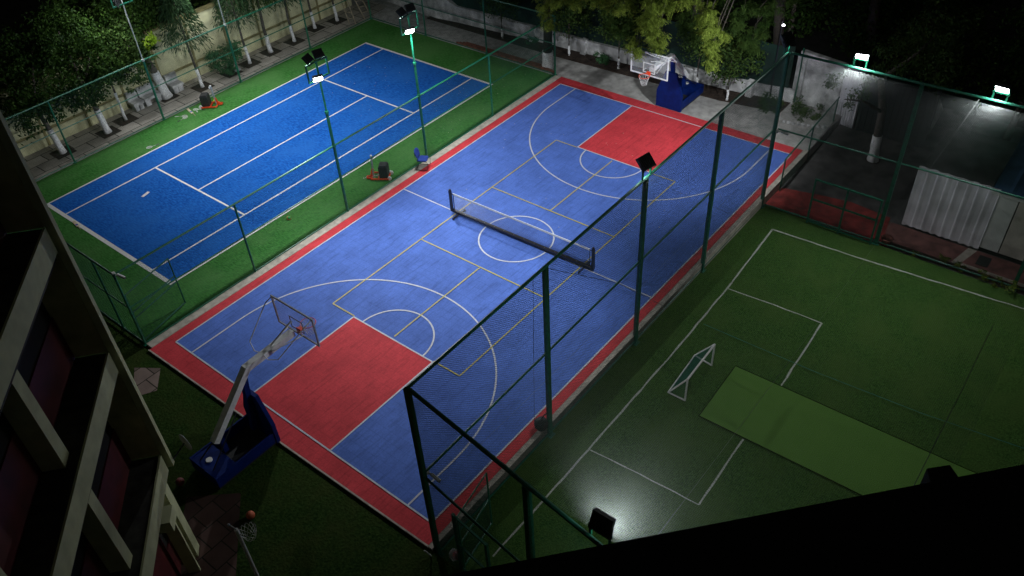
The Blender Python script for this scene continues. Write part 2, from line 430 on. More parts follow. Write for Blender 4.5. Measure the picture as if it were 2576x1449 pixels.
# ================================================================== GROUND AND COURTS
struct('ground', MB().flat([(-160, -160), (220, -160), (220, 220), (-160, 220)], -0.62), DARK)
struct('platform', MB().sheet([(-0.62, -12.12), (26.2, -12.12), (26.2, 17.2), (-3, 17.2), (-3, 13.66), (-0.62, 13.66)], -0.55, -0.004), CONC)
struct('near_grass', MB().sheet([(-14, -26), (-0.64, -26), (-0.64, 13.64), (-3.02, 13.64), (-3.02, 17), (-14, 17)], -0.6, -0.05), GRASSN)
struct('pitch_grass', MB().sheet([(-0.62, -12.14), (18.5, -12.14), (18.5, -27), (-2.2, -27), (-0.62, -12.3)], -0.6, -0.35), PITCH)
struct('green_turf', MB().sheet([(-0.6, 0.76), (22.38, 0.76), (22.38, 13.58), (-0.6, 13.58)], -0.1, 0.004), GRNT)
k = .78
tx0, tx1, ty0, ty1, ts0, ts1, ta, tb = 2.26*k, 25.51*k, 3.54*k, 14.78*k, 5.15*k, 13.06*k, 7.66*k, 20.18*k
struct('blue_turf', MB().flat([(tx0, ty0), (tx1, ty0), (tx1, ty1), (tx0, ty1)], 0.009), BLUET)
ml = MB(); zl = 0.014
def rl(mb, a, b, wd, z):
    a, b = Vector(a[:2]), Vector(b[:2]); d = (b-a).normalized(); n = Vector((-d.y, d.x))*wd/2
    mb.flat([a+n, a-n, b-n, b+n][::-1], z)
h = .045
def T(x0, y0, x1, y1):  ml.flat([(x0, y0), (x1, y0), (x1, y1), (x0, y1)], zl)
T(tx0-.13, ty0-h, tx0+.03, ty1+h); T(tx1-.03, ty0-h, tx1+.10, ty1+h)
T(tx0+.03, ty0-h, tx1-.03, ty0+h-.01); T(tx0+.03, ty1-h+.01, tx1-.03, ty1+h)
T(tx0+.03, ts0-.035, tx1-.03, ts0+.035); T(tx0+.03, ts1-.035, tx1-.03, ts1+.035)
T(ta-.04, ts0+.035, ta+.04, ts1-.035); T(tb-.04, ts0+.035, tb+.04, ts1-.035)
ym = (ts0+ts1)/2; T(ta+.04, ym-.035, tb-.04, ym+.035)
struct('tennis_lines', ml, LINE)
# basketball court, mapped on its four measured corners
Q = [G(443, 861), G(1410, 212), G(1990.6, 390), G(1086, 1316)]
CL, CW = 28.0, 15.0
def W(s, t):
    """standard court metres (s along, t across 0..15) to the place"""
    a, b = s/CL, t/CW
    return (Q[0]*(1-a)*(1-b)+Q[1]*a*(1-b)+Q[2]*a*b+Q[3]*(1-a)*b)
struct('kerb_strip', MB().bb(-0.64, 22.4, 0.40, 0.752, -0.1, 0.030), KERB)
struct('court_edge_strip', MB().sheet([G(377, 880)+Vector((-.05,.03,0)), G(377, 880), (-0.61, -11.98), (-.66, -12.0)], -0.04, 0.016), KERB)
struct('kerb_face', MB().bb(-0.64, 22.6, -12.13, -11.93, -0.5, 0.003), KERB)
struct('red_court', MB().sheet([G(377, 880), (22.44, 0.41), (22.5, -11.92), (-0.61, -11.98), ], -0.05, 0.012), REDB)
mb = MB(); 
for i in range(14):
    for j in range(5):
        mb.flat([W(2*i, 3*j), W(2*i, 3*j+3), W(2*i+2, 3*j+3), W(2*i+2, 3*j)], 0.016)
struct('blue_court', mb, BLUEB)
kd, kh = 5.57, 2.35
mb = MB(); mb.flat([W(0, 7.5-kh), W(0, 7.5+kh), W(kd, 7.5+kh), W(kd, 7.5-kh)], 0.020)
mb.flat([W(28-kd, 7.5-kh), W(28-kd, 7.5+kh), W(28, 7.5+kh), W(28, 7.5-kh)], 0.020)
struct('red_key', mb, REDB)
wl = MB()
def cl(mb, a, b, wd=.05, z=.026):
    n = max(1, int(math.hypot(b[0]-a[0], b[1]-a[1])/2))
    P = [W(a[0]+(b[0]-a[0])*i/n, a[1]+(b[1]-a[1])*i/n) for i in range(n+1)]
    for p, q in zip(P, P[1:]): rl(mb, p, q, wd, z)
def arc(mb, c, r, a0, a1, n, wd=.055, z=.030, clip=None):
    P = [(c[0]+r*math.cos(a0+(a1-a0)*i/n), c[1]+r*math.sin(a0+(a1-a0)*i/n)) for i in range(n+1)]
    vs = []
    for i, p in enumerate(P):
        a = a0+(a1-a0)*i/n
        for rr in (r-wd*.64, r+wd*.64):
            q = W(c[0]+rr*math.cos(a), c[1]+rr*math.sin(a)); vs.append((q.x, q.y, z))
    mb.add(vs, [(2*i, 2*i+1, 2*i+3, 2*i+2) for i in range(n)])
for a, b in (((0, 0), (28, 0)), ((0, 15), (28, 15)), ((0, 0), (0, 15)), ((28, 0), (28, 15)), ((14, 0), (14, 15))): cl(wl, a, b)
for s in (0, 1):
    X = (lambda x: 28-x) if s else (lambda x: x)
    for t in (7.5-kh, 7.5+kh): cl(wl, (X(0), t), (X(kd), t), .05, .027)
    cl(wl, (X(kd), 7.5-kh), (X(kd), 7.5+kh), .05, .028)
    sg = -1 if s else 1
    arc(wl, (X(kd), 7.5), 1.78, -pi/2 if not s else pi/2, pi/2 if not s else 3*pi/2, 40)
    arc(wl, (X(2.5), 7.5), 6.36, -pi/2 if not s else pi/2, pi/2 if not s else 3*pi/2, 80)
    for t in (-6.36, 6.36): cl(wl, (X(0), 7.5+t), (X(2.5), 7.5+t), .055, .029)
arc(wl, (14, 7.5), 1.8, 0, 2*pi, 64)
struct('court_lines', wl, LINEB)
yl = MB()
y0, y1, xa, xb, xc, xd = 3.75, 11.27, 5.62, 22.38, 11.33, 16.72
for a, b in (((xa, y0), (xb, y0)), ((xa, y1), (xb, y1)), ((xa, y0), (xa, 7.5-kh)), ((xa, 7.5+kh), (xa, y1)), ((xb, y0), (xb, 7.5-kh)), ((xb, 7.5+kh), (xb, y1)),
             ((xc, y0), (xc, y1)), ((xd, y0), (xd, y1)), ((xa+.1, 7.5), (xc, 7.5)), ((xd, 7.5), (xb-.1, 7.5))):
    cl(yl, a, b, .045, .034)
struct('yellow_lines', yl, YEL)
# football pitch markings
pl = MB(); ZP = -.345
def pline(pts, wd=.06):
    P = [G(u, v, -.35) for u, v in pts]
    for p, q in zip(P, P[1:]):
        n = max(1, int((q-p).length/.35)); pr = p
        for i in range(1, n+1):
            e = p.lerp(q, i/n); e2 = Vector((e.x+uni(-.012, .012), e.y+uni(-.012, .012), 0)) if i < n else e
            rl(pl, pr, e2, wd*uni(.75, 1.15), ZP); pr = e2
pline([(1943, 577), (2180, 655), (2420, 729), (2700, 815)]); pline([(1943, 577), (1828, 727), (1700, 880), (1480, 1132), (1375, 1250), (1240, 1400)])
pline([(1828, 725), (1950, 768), (2067, 813)], .045); pline([(2067, 813), (2018, 890), (1965, 970)]); pline([(1480, 1130), (1610, 1193), (1758, 1270)], .04)
pline([(1758, 1270), (1812, 1190), (1870, 1105)])
struct('pitch_lines', pl, LINEP)
m1 = [G(u, v, -.33) for u, v in ((1850, 920), (1758, 1046), (2162, 1243), (2620, 1470), (2750, 1290), (2455, 1190))]
struct('turf_mat', MB().sheet([(p.x, p.y) for p in m1], -.352, -.325), MATG)
# mat seam lip
lp = MB()
for a, b in ((0, 1), (1, 2), (2, 3), (4, 5), (5, 0)):
    lp.tube([m1[a]+Vector((0, 0, .0)), m1[b]], .018, 6)
struct('mat_edge', lp, GRASSN)
# pavers to the left, soil strip on the far side, right hand paths
struct('paver_walk', MB().flat([(-2.9, 13.72), (22.3, 13.72), (24.2, 14.1), (24.2, 16.0), (-2.9, 16.0)], 0.010), PAVER)
so = MB()
so.sheet([(24.1, 10.9), (24.1, 2.2), (24.45, -7.0), (24.9, -9.8), (26.1, -9.8), (26.1, 10.9)], -.01, .05)
struct('planting_strip', so, SOIL)
mb = MB(); mb.flat([(18.56, -12.14), (20.0, -12.14)]+[(q.x, q.y) for q in [G(2060, 490, -.37), G(2140, 508, -.37), G(2240, 548, -.37)]]+[(18.56, -16.7)], -.37); struct('red_path', mb, REDP)
mb = MB(); mb.flat([(18.56, -12.14), (18.56, -27), (30, -27), (30, -12.14)], -.40); struct('concrete_yard', mb, mat('dark_yard_concrete', (0.085, 0.08, 0.078), 0.95, 0.3, 1.6, 0.3, 20, big=.4, bigscale=.3))
mb = MB(); mb.flat([(18.95, -16.55), (18.95, -26), (20.15, -26), (20.15, -16.5), (19.75, -15.9), (18.95, -16.4)], -.372); struct('brown_path', mb, BROWNP)
mb = MB(); mb.flat([(18.6, -16.9), (18.6, -26), (18.95, -26), (18.95, -16.9)], -.366); struct('soil_bed', mb, SOIL)
mb = MB(); mb.flat([(18.98, -19.0), (18.98, -26), (19.15, -26), (19.15, -19.3), (20.14, -19.55), (20.14, -19.25)], -.364); struct('pale_paving_strip', mb, KERB)
mb = MB()
mb.flat([G(470, 1250, -.045), G(430, 1449, -.045), G(590, 1500, -.045), G(600, 1340, -.045), G(606, 1240, -.045)], -.045)
struct('brown_paving', mb, PAVER2)
mb = MB()
mb.flat([G(338, 925, -.045), G(335, 1000, -.045), G(395, 982, -.045), G(404, 926, -.045)], -.045)
struct('small_paving', mb, PAVER3)

# ================================================================== FENCES
def fence(name, label, p0, p1, z0, hgt, posts, rails, pm, nm, pr=.035, rr=.025, cell=.05, tr=.0022, diag=True, group=None, square=False, skip=()):
    p0, p1 = Vector(p0), Vector(p1); U = (p1-p0); Ln = U.length; U.normalize()
    t = thing(name, label, 'fence', (p0.x, p0.y, z0), group)
    for i, d in enumerate(posts):
        if i in skip: continue
        q = p0+U*d; m = MB()
        if square: m.box((q.x, q.y, z0+hgt/2), (pr*2, pr*2, hgt), math.atan2(U.y, U.x))
        else: m.tube([(q.x, q.y, z0), (q.x, q.y, z0+hgt)], pr, 10)
        m.box((q.x, q.y, z0+.012), (pr*4, pr*4, .024))
        m.build('post', pm, t)
    for nme, z, r in rails:
        a, b = p0+U*0, p0+U*Ln; m = MB()
        n = int(Ln/1.2)+1
        m.tube([(a.x+(b.x-a.x)*i/n, a.y+(b.y-a.y)*i/n, z0+z) for i in range(n+1)], r, 8)
        m.build(nme, pm, t)
    m = MB(); m.net((p0.x, p0.y, z0+.04), (U.x, U.y, 0), (0, 0, 1), Ln, hgt-.08, cell, tr, diag)
    m.build('mesh_net', nm, t)
    return t
GF = 'green wire fences round the tennis court'
R3 = [('top_rail', 3.0, .035), ('mid_rail', 1.62, .026), ('bottom_rail', .06, .026)]
fence('wire_fence', 'green wire fence between the blue tennis court and the red-bordered basketball court', (-.66, .74, 0), (22.42, .74, 0), 0, 3.0,
      [0, 4.58, 9.16, 13.8, 18.2, 23.05], R3, GREEN, NETG, .04, cell=.055, tr=.0031, group=GF, skip=(2, 3))
fence('wire_fence', 'green wire fence along the paved walk with the limewashed tree trunks', (-2.4, 13.62, 0), (22.42, 13.62, 0), 0, 3.0,
      [2.0, 6.55, 11.11, 15.62, 20.25, 24.78], R3, GREEN, NETG, .04, cell=.055, tr=.0018, group=GF)
fence('wire_fence', 'green wire fence across the far end of the tennis court, past the planks', (22.42, .78, 0), (22.42, 13.58, 0), 0, 3.0,
      [0, 4.35, 8.65], R3, GREEND, NETG, .04, cell=.055, tr=.0020, group=GF)
t = fence('wire_fence', 'green wire fence across the near end of the tennis court beside the building', (-.66, .78, 0), (-.66, 13.58, 0), 0, 3.0,
      [1.25, 5.6, 9.6], R3, GREEND, NETG, .035, cell=.055, tr=.0031, group=GF)
# gate leaf standing open inside the near corner
t = thing('fence_gate', 'green gate leaf standing open inside the near corner of the tennis court', 'gate', (-.55, .95, 0))
ga, gb = Vector((-.58, .86, 0)), Vector((1.35, 1.35, 0))
m = MB(); 
for q in (ga, gb): m.tube([(q.x, q.y, .08), (q.x, q.y, 2.05)], .026, 8)
for z in (.1, 1.05, 1.3, 2.04): m.tube([(ga.x, ga.y, z), (gb.x, gb.y, z)], .024, 8)
m.build('frame', GREEND, t)
m = MB(); m.net((ga.x, ga.y, .1), gb-ga, (0, 0, 1), (gb-ga).length, 1.94, .055, .0026, True); m.build('mesh_net', NETG, t)

HT = 6.35
RT = [('top_rail', HT, .045), ('mid_rail', 3.42, .034), ('bottom_rail', .10, .03)]
GT = 'tall square-post net fences round the football pitch'
fence('net_fence', 'tall green net fence between the basketball court and the football pitch', (-.52, -12.2, 0), (18.35, -12.1, 0), -.35, HT,
      [0, 4.9, 9.6, 14.1, 18.87], RT, GREEND, NETD, .060, cell=.048, tr=.0042, group=GT, square=True)
fence('net_fence', 'tall green net fence at the near end of the football pitch, under the black ledge', (-.52, -12.3, 0), (-1.75, -21.5, 0), -.35, HT,
      [3.45, 7.2], [('top_rail', HT, .05), ('mid_rail', 3.3, .035)], GREEND, NETG, .065, cell=.03, tr=.0012, diag=False, group=GT, square=True)
fence('net_fence', 'tall green net fence at the far end of the football pitch, facing the white shed', (18.42, -12.2, 0), (18.75, -24, 0), -.35, HT,
      [4.3, 8.9], RT, GREEND, NETG, .062, cell=.045, tr=.0014, group=GT, square=True)
# gate in the far fence
t = thing('pitch_gate', 'green framed double gate in the far pitch fence over the red path', 'gate', (18.42, -13.9, -.35))
m = MB()
for y in (-13.95, -15.15, -16.35): m.box((18.36, y, .62), (.06, .06, 1.94))
for z in (-.26, .72, 1.57): m.box((18.36, -15.15, z), (.055, 2.4, .055))
m.build('frame', GREEND, t)
# gate in near fence (low, at corner)
t = thing('pitch_gate', 'green gate in the near pitch fence just past the corner post', 'gate', (-.6, -13.0, -.35))
d1 = Vector((-.13, -.99, 0)); o1 = Vector((-.50, -12.95, 0))
m = MB()
for d in (0, 1.15): q = o1+d1*d; m.box((q.x+.04, q.y, .85), (.07, .07, 2.4))
for z in (-.25, .8, 2.0): q0, q1 = o1, o1+d1*1.15; m.bar((q0.x+.04, q0.y, z), (q1.x+.04, q1.y, z), .05, .05)
m.build('frame', GREEND, t)
# an open leaf
t = thing('gate_leaf', 'green wire gate leaf swung open over the near edge of the football pitch', 'gate', (-.4, -13.1, -.35))
o2 = Vector((-.40, -13.0, 0)); o3 = Vector((1.0, -12.75, 0))
m = MB()
for q in (o2, o3): m.tube([(q.x, q.y, -.3), (q.x, q.y, 1.9)], .025, 8)
for z in (-.25, .8, 1.9): m.tube([(o2.x, o2.y, z), (o3.x, o3.y, z)], .022, 8)
m.build('frame', GREEN, t)
m = MB(); m.net((o2.x, o2.y, -.25), o3-o2, (0, 0, 1), (o3-o2).length, 2.1, .055, .0022, True); m.build('mesh_net', NETG, t)

# roof net over the pitch
t = thing('roof_net', 'fine pale net stretched level over the whole football pitch', 'net', (9, -17, 5.98))
m = MB(); m.net((-1.0, -12.25, 5.97), (1, 0, 0), (0, -1, 0), 19.3, 9.6, .036, .0010); m.build('net_sheet', NETW, t)
m = MB()
for a, b in (((-.9, -14.4), (18.4, -14.2)), ((-1.1, -18.2), (18.5, -18.2)), ((9.1, -12.2), (9.2, -21.8))):
    n = 12; m.tube([(a[0]+(b[0]-a[0])*i/n, a[1]+(b[1]-a[1])*i/n, 5.98-.25*math.sin(pi*i/n)) for i in range(n+1)], .003, 4)
m.build('support_cord', NETW, t)
# handrail at the drop beyond the tall fence
fence('handrail_fence', 'low green handrail fence with wire mesh along the drop beside the red path', (19.75, -12.22, 0), (25.6, -12.0, 0), -.40, 1.5, [0, 2.9, 5.7],
      [('top_rail', 1.5, .03)], GREEND, NETG, .03, cell=.07, tr=.002)

# ================================================================== FLOODLIGHTS
def floodlight(parent, c, aim, lit, size=(.36, .30, .09), lens=None):
    """a housing with fins, a lens and a bracket, facing the aim point; returns the mouth"""
    c, aim = Vector(c), Vector(aim); d = (aim-c).normalized(); a = d.cross(Vector((0, 0, 1))).normalized(); b = a.cross(d).normalized()
    wv, hv, dv = size
    m = MB(); m.obox(c-a*wv/2-b*hv/2-d*dv/2, a*wv, b*hv, d*dv)
    for i in range(7): m.obox(c-a*(wv/2-.03-i*(wv-.07)/6)-b*hv*.42-d*(dv/2+.035), a*.010, b*hv*.84, d*.036)
    o = m.build('housing', BLACKM, parent)
    m = MB(); m.obox(c-a*wv*.44-b*hv*.42+d*(dv/2+.002), a*wv*.88, b*hv*.84, d*.006); m.build('lens', LENS if lit else LENSD, o)
    m = MB()
    for s in (-1, 1): m.obox(c+a*(s*(wv/2+.012)-.006)-b*.02-d*.02-b*.2, a*.012, b*.22, d*.04)
    m.obox(c-a*(wv/2+.018)-b*.23-d*.02, a*(wv+.036), b*.012, d*.04)
    m.build('bracket', BLACKM, o)
    return c+d*(dv/2+.03)
TENNIS_P = 800; BASK_P = 2050
def light_pole(x, y, ztop, label, sgn, p_top, p_low, aims_top, aim_low, whitepart=False, lowlit=True):
    t = thing('floodlight_pole', label, 'floodlight', (x, y, 0), 'floodlight poles with square frames beside the tennis court')
    m = MB(); m.tube([(x, y, 0), (x, y, 4.4)], .055, 12); m.tube([(x, y, 4.38), (x, y, ztop)], .036, 10); m.tube([(x, y, 4.34), (x, y, 4.44)], .07, 12)
    m.tube([(x, y, 2.96), (x, y, 3.06)], .075, 12)
    m.build('pole', GREEN, t) if not whitepart else None
    if whitepart:
        m = MB(); m.tube([(x, y, 0), (x, y, 3.0)], .05, 12); po = m.build('pole', GREEN, t)
        m = MB(); m.tube([(x, y, 3.0), (x, y, ztop)], .026, 10); m.tube([(x, y, 2.97), (x, y, 3.05)], .07, 12); m.build('upper_pole', mat('pale_pole_paint', (.45, .5, .45), .5), po)
    m = MB(); zt, zb = ztop, ztop-.62; hw = .46; yy = y
    for z in (zt, zb): m.box((x, yy, z), (2*hw+.05, .05, .05))
    for s in (-1, 1): m.box((x+s*hw, yy, (zt+zb)/2), (.05, .046, zt-zb))
    m.build('frame', GREEN, t)
    for s, aim in zip((-1, 1), aims_top):
        mo = floodlight(t, (x+s*.24, y+sgn*.10, zt+.17), aim, True)
        if p_top: spot('lamp', mo, aim, p_top, 112, .9, parent=t)
    if lowlit:
        mo = floodlight(t, (x-.16, y-sgn*.12, zb+.10), (x-3.5, y-sgn*6.5, 0), True)
        if p_low: spot('lamp', mo, aim_low, p_low, 150, .7, parent=t)
    return t
light_pole(8.5, .74, 6.35, 'nearer of the two green floodlight poles standing between the courts, next to the post cart', 1, TENNIS_P, BASK_P, [(6.0, 7.5, 0), (10.5, 8.0, 0)], (3.2, -6.0, 0))
light_pole(13.14, .76, 6.35, 'farther green floodlight pole between the courts, right behind the blue chair', 1, TENNIS_P*.8, BASK_P*.9, [(11.5, 7.5, 0), (15.5, 8.0, 0)], (16.5, -6.0, 0))
light_pole(8.71, 13.60, 6.2, 'pale floodlight pole on the tree-side fence nearer the building', -1, TENNIS_P*1.0, 330, [(7.5, 7.5, 0), (10.5, 8.0, 0)], (6.5, 16.5, 1.0), True)  # lower lamp is unseen, turned to brighten wall, pavers and trunks
light_pole(13.22, 13.60, 6.2, 'pale floodlight pole on the tree-side fence farther from the building', -1, TENNIS_P*.9, 330, [(12.0, 7.5, 0), (15.5, 8.0, 0)], (13.5, 16.5, 1.0), True)  # again an unseen lower lamp brightening the wall side

def rail_light(x, y, z, aim, label, power, bracket_dir, size=130, big=1.0, beam=None):
    t = thing('floodlight', label, 'floodlight', (x, y, z), 'floodlights clamped to the top rails of the net fences')
    bx, by = bracket_dir
    m = MB()
    for s in (-1, 1): m.box((x+s*.2*bx, y+s*.2*by, z+.14), (.045, .045, .28))
    m.box((x, y, z+.28), (.44*abs(bx)+.045, .44*abs(by)+.045, .045))
    m.build('mount_frame', GREEN, t)
    d = (Vector(aim)-Vector((x, y, z+.4))); d.z = 0; d.normalize()
    mo = floodlight(t, (x+d.x*.05, y+d.y*.05, z+.46), aim, True, (.42*big, .36*big, .10))
    if power: spot('lamp', mo, beam or aim, power, size, .7, parent=t)
    return t
rail_light(9.1, -12.15, 6.02, (10.2, -5.5, 0), 'black floodlight on the tall fence top rail in front of the far red key', 1800, (1, 0), big=1.15, beam=(5.5, -3.5, 0))
rail_light(18.3, -12.05, 6.02, (20.5, -3.5, 0), 'black floodlight on the corner post of the tall fence by the low white wall', 2600, (1, 0), big=1.2)
rail_light(-1.12, -17.45, 5.98, (15.0, -17.3, 0), 'black-backed floodlight lighting the roof net just above the black ledge', 620, (0, 1), 150)
rail_light(18.6, -14.45, 5.98, (12.0, -16.5, 0), 'glaring floodlight on the far pitch fence in front of the tall white wall', 560, (0, 1), 150)
rail_light(18.65, -18.7, 5.98, (12.0, -18.5, 0), 'glaring floodlight on the green bracket above the shed, right end of the far pitch fence', 620, (0, 1), 150)
# far street lamp
q = G(1968, 60, 4.0)
t = thing('street_lamp', 'tiny distant lamp shining in the dark beyond the far trees', 'lamp', (q.x, q.y, -.6))
MB().tube([(q.x, q.y, -.6), (q.x, q.y, 4.1)], .03, 8, .02).build('pole', BLKP, t)
h0 = MB().ball((q.x-.1, q.y-.1, 4.0), .06, 10, 6, (1, 1, .7)).build('lamp_head', emit_mat('distant_lamp_glow', (1, 1, 1), 14), t)

# ================================================================== BASKETBALL STANDS
def hoop_stand(label, sx, ox, z0, full=True):
    """ox: world x of the baseline, sx: +1 behind-the-line is -x, -1 it is +x"""
    yc = -5.52
    X = lambda d: ox+sx*d          # d>0 over the court
    t = thing('basketball_stand', label, 'basketball hoop', (X(-1.7), yc, z0), 'portable basketball stands')
    # weighted base: open box
    m = MB(); xa_, xb_ = X(-2.75), X(-.75); z1 = z0+.06; zt = z0+.50
    fl_ = MB(); fl_.bb(xa_, xb_, yc-.62, yc+.62, z1, z1+.06)
    for s in (-1, 1): m.bb(xa_, xb_, yc+s*.62, yc+s*.57, z1+.06, zt)
    m.bb(xa_, xa_+sx*.05, yc-.57, yc+.57, z1+.06, zt)
    m.bb(X(-2.1), X(-2.05), yc-.57, yc+.57, z1+.06, zt-.03)
    base = m.build('base_box', BLUEP, t)
    fl_.build('base_floor', RUBBER, base)
    m = MB(); m.bb(X(-2.72), X(-2.1), yc-.57, yc+.57, zt-.06, zt-.02); m.build('weight_cover', BLUEP, base)
    m = MB(); m.tube([(X(-2.45), yc+.1, zt-.02), (X(-2.45), yc+.1, zt+.02)], .09, 16); m.build('filler_cap', WHITE, base)
    for dx in (-2.5, -.95):
        for s in (-1, 1): m = MB(); m.tube([(X(dx), yc+s*.45-.03, z0+.05), (X(dx), yc+s*.45+.03, z0+.05)], .05, 10); m.build('wheel', RUBBER, base)
    # front padding: tall tapering panel
    m = MB(); xf = X(-.62); th = sx*-.12
    pr = [(yc-.64, z0+.04), (yc+.64, z0+.04), (yc+.64, z0+.82), (yc+.27, z0+1.80), (yc-.27, z0+1.80), (yc-.64, z0+.82)]
    vs = [(xf, a, b) for a, b in pr]+[(xf+th, a, b) for a, b in pr]; n = 6
    m.add(vs, [tuple(range(6)), tuple(reversed(range(6, 12)))]+[(i, (i+1) % n, (i+1) % n+n, i+n) for i in range(n)])
    m.build('front_padding', BLUEP, t)
    # uprights
    m = MB(); m.bar((X(-.95), yc, z0+.5), (X(-.72), yc, 2.45), .16, .16, (1, 0, 0)); m.build('upright', BLUEP, t)
    m = MB(); m.bar((X(-1.95), yc, z0+.5), (X(-1.95), yc, 1.12), .14, .14, (1, 0, 0)); m.build('upright', BLUEP, t)
    m = MB(); m.tube([(X(-2.6), yc+.3, zt), (X(-1.3), yc+.05, 1.45)], .022, 6); m.tube([(X(-2.6), yc-.3, zt), (X(-1.3), yc-.05, 1.45)], .022, 6)
    m.build('brace', BLKP, t)
    # arm
    m = MB(); m.bar((X(-2.15), yc, 1.0), (X(-.55), yc, 2.62), .20, .19); m.bar((X(-.62), yc, 2.60), (X(1.12), yc, 2.66), .195, .185)
    arm = m.build('arm', STEELW, t)
    m = MB(); m.bar((X(.35), yc, 2.74), (X(1.18), yc, 3.05), .05, .03)
    for s in (-1, 1): m.tube([(X(.1), yc+s*.08, 2.66), (X(1.2), yc+s*.32, 2.62)], .018, 6)
    m.build('strut', STEELW, arm)
    # board
    zb, bh, hw = 2.45, 1.05, .90; xb = X(1.3)
    b = thing('board', '', ''); del b['label'], b['category']; bpy.data.objects.remove(b)
    m = MB(); m.bb(xb-.008, xb+.008, yc-hw+.03, yc+hw-.03, zb+.03, zb+bh-.03); bo = m.build('backboard', CLGL, t)
    m = MB(); f = .05
    m.bb(xb-.02, xb+.02, yc-hw, yc+hw, zb, zb+f); m.bb(xb-.02, xb+.02, yc-hw, yc+hw, zb+bh-f, zb+bh)
    for s in (-1, 1): m.bb(xb-.02, xb+.02, yc+s*hw, yc+s*(hw-f), zb+f, zb+bh-f)
    m.build('board_frame', STEELW if sx < 0 else GREYP, bo)
    m = MB(); xs0, xs1 = xb+sx*.010, xb+sx*.016
    w_, h_ = .295, .45; z2 = zb+.13
    m.bb(xs0, xs1, yc-w_, yc+w_, z2, z2+.045); m.bb(xs0, xs1, yc-w_, yc+w_, z2+h_-.045, z2+h_)
    for s in (-1, 1): m.bb(xs0, xs1, yc+s*w_, yc+s*(w_-.045), z2+.045, z2+h_-.045)
    m.build('target_square', WHITE if sx < 0 else mat('faint_board_marking', (.3, .3, .33), .5), bo)
    # stays
    for s in (-1, 1):
        m = MB(); m.tube([(X(1.27), yc+s*.86, 3.46), (X(1.05), yc+s*.86, 3.40), (X(.10), yc+s*.62, 2.75), (X(-.02), yc+s*.30, 2.66), (X(0.02), yc, 2.70)], .016, 6)
        m.build('stay', STEELW, t)
    # rim and net
    rc = Vector((X(1.3+.15+.23), yc, 2.60)); m = MB(); m.ring(rc, .225, .012)
    m.bb(X(1.31), X(1.46), yc-.09, yc+.09, 2.585, 2.61); m.bb(X(1.31), X(1.335), yc-.09, yc+.09, 2.50, 2.66)
    m.build('rim', REDRIM, t)
    m = MB(); N_ = 12; lev = [(.225, 0), (.19, -.12), (.155, -.22), (.125, -.31), (.115, -.40)]
    for i in range(N_):
        for j in range(len(lev)-1):
            for s in (-.5, .5):
                a = 2*pi*(i+.5*(j % 2))/N_; a2 = a+s*2*pi/N_
                m.tube([rc+Vector((math.cos(a)*lev[j][0], math.sin(a)*lev[j][0], lev[j][1])), rc+Vector((math.cos(a2)*lev[j+1][0], math.sin(a2)*lev[j+1][0], lev[j+1][1]))], .0045, 4)
    m.build('hoop_net', NETWH, t)
    return t
hoop_stand('blue and white basketball stand behind the far end of the red key, under the trees', -1, 21.84, 0.0)
hoop_stand('basketball stand on the dark grass at the near end, beside the building', 1, -.02, -.05)

# ================================================================== TENNIS NET ON WHEELS
t = thing('portable_net', 'black portable tennis net on wheels across the centre circle', 'tennis net', (10.88, -6, 0))
pa, pb = Vector((10.80, -2.74, 0)), Vector((10.94, -9.24, 0)); U = (pb-pa).normalized(); n_ = Vector((-U.y, U.x, 0))
for q, s in ((pa, 1), (pb, -1)):
    m = MB(); m.box((q.x, q.y, .58), (.09, .09, .92), math.atan2(U.y, U.x)); m.ball((q.x, q.y-.05*s*0, 1.06), .05, 10, 6); m.build('net_post', BLKP, t)
    m = MB(); e = q+U*.14*s; m.tube([(e.x, e.y, .14), (e.x, e.y, .96)], .016, 6); m.tube([(q.x, q.y, .92), (e.x, e.y, .92)], .014, 6); m.tube([(q.x, q.y, .2), (e.x, e.y, .2)], .014, 6)
    m.build('tension_bar', BLKP, t)
    m = MB(); e = q+U*.35*s; m.bar(e-n_*.32+Vector((0, 0, .07)), e+n_*.32+Vector((0, 0, .07)), .05, .05)
    for k2 in (-1, 1):
        c = e+n_*.34*k2; m.tube([(c.x-U.x*.02, c.y-U.y*.02, .06), (c.x+U.x*.02, c.y+U.y*.02, .06)], .055, 12)
    m.build('wheel_foot', BLKP, t)
m = MB(); m.bar(pa+Vector((0, 0, .15)), pb+Vector((0, 0, .15)), .12, .08); m.bar(pa+Vector((.1, 0, .11)), pb+Vector((.1, 0, .11)), .04, .04); m.build('base_beam', BLKP, t)
m = MB(); m.net(pa+U*.15+Vector((0, 0, .2)), U, (0, 0, 1), (pb-pa).length-.3, .72, .045, .0034); m.build('net_mesh', BLKP, t)
m = MB(); m.bar(pa+U*.13+Vector((0, 0, .93)), pb-U*.13+Vector((0, 0, .93)), .016, .075); m.build('top_band', WHITE, t)
m = MB()
for i in range(14):
    e = pa.lerp(pb, (i+.5)/14); m.box((e.x, e.y, .192), (.02, .03, .006))
m.build('screw', GREYP, t)

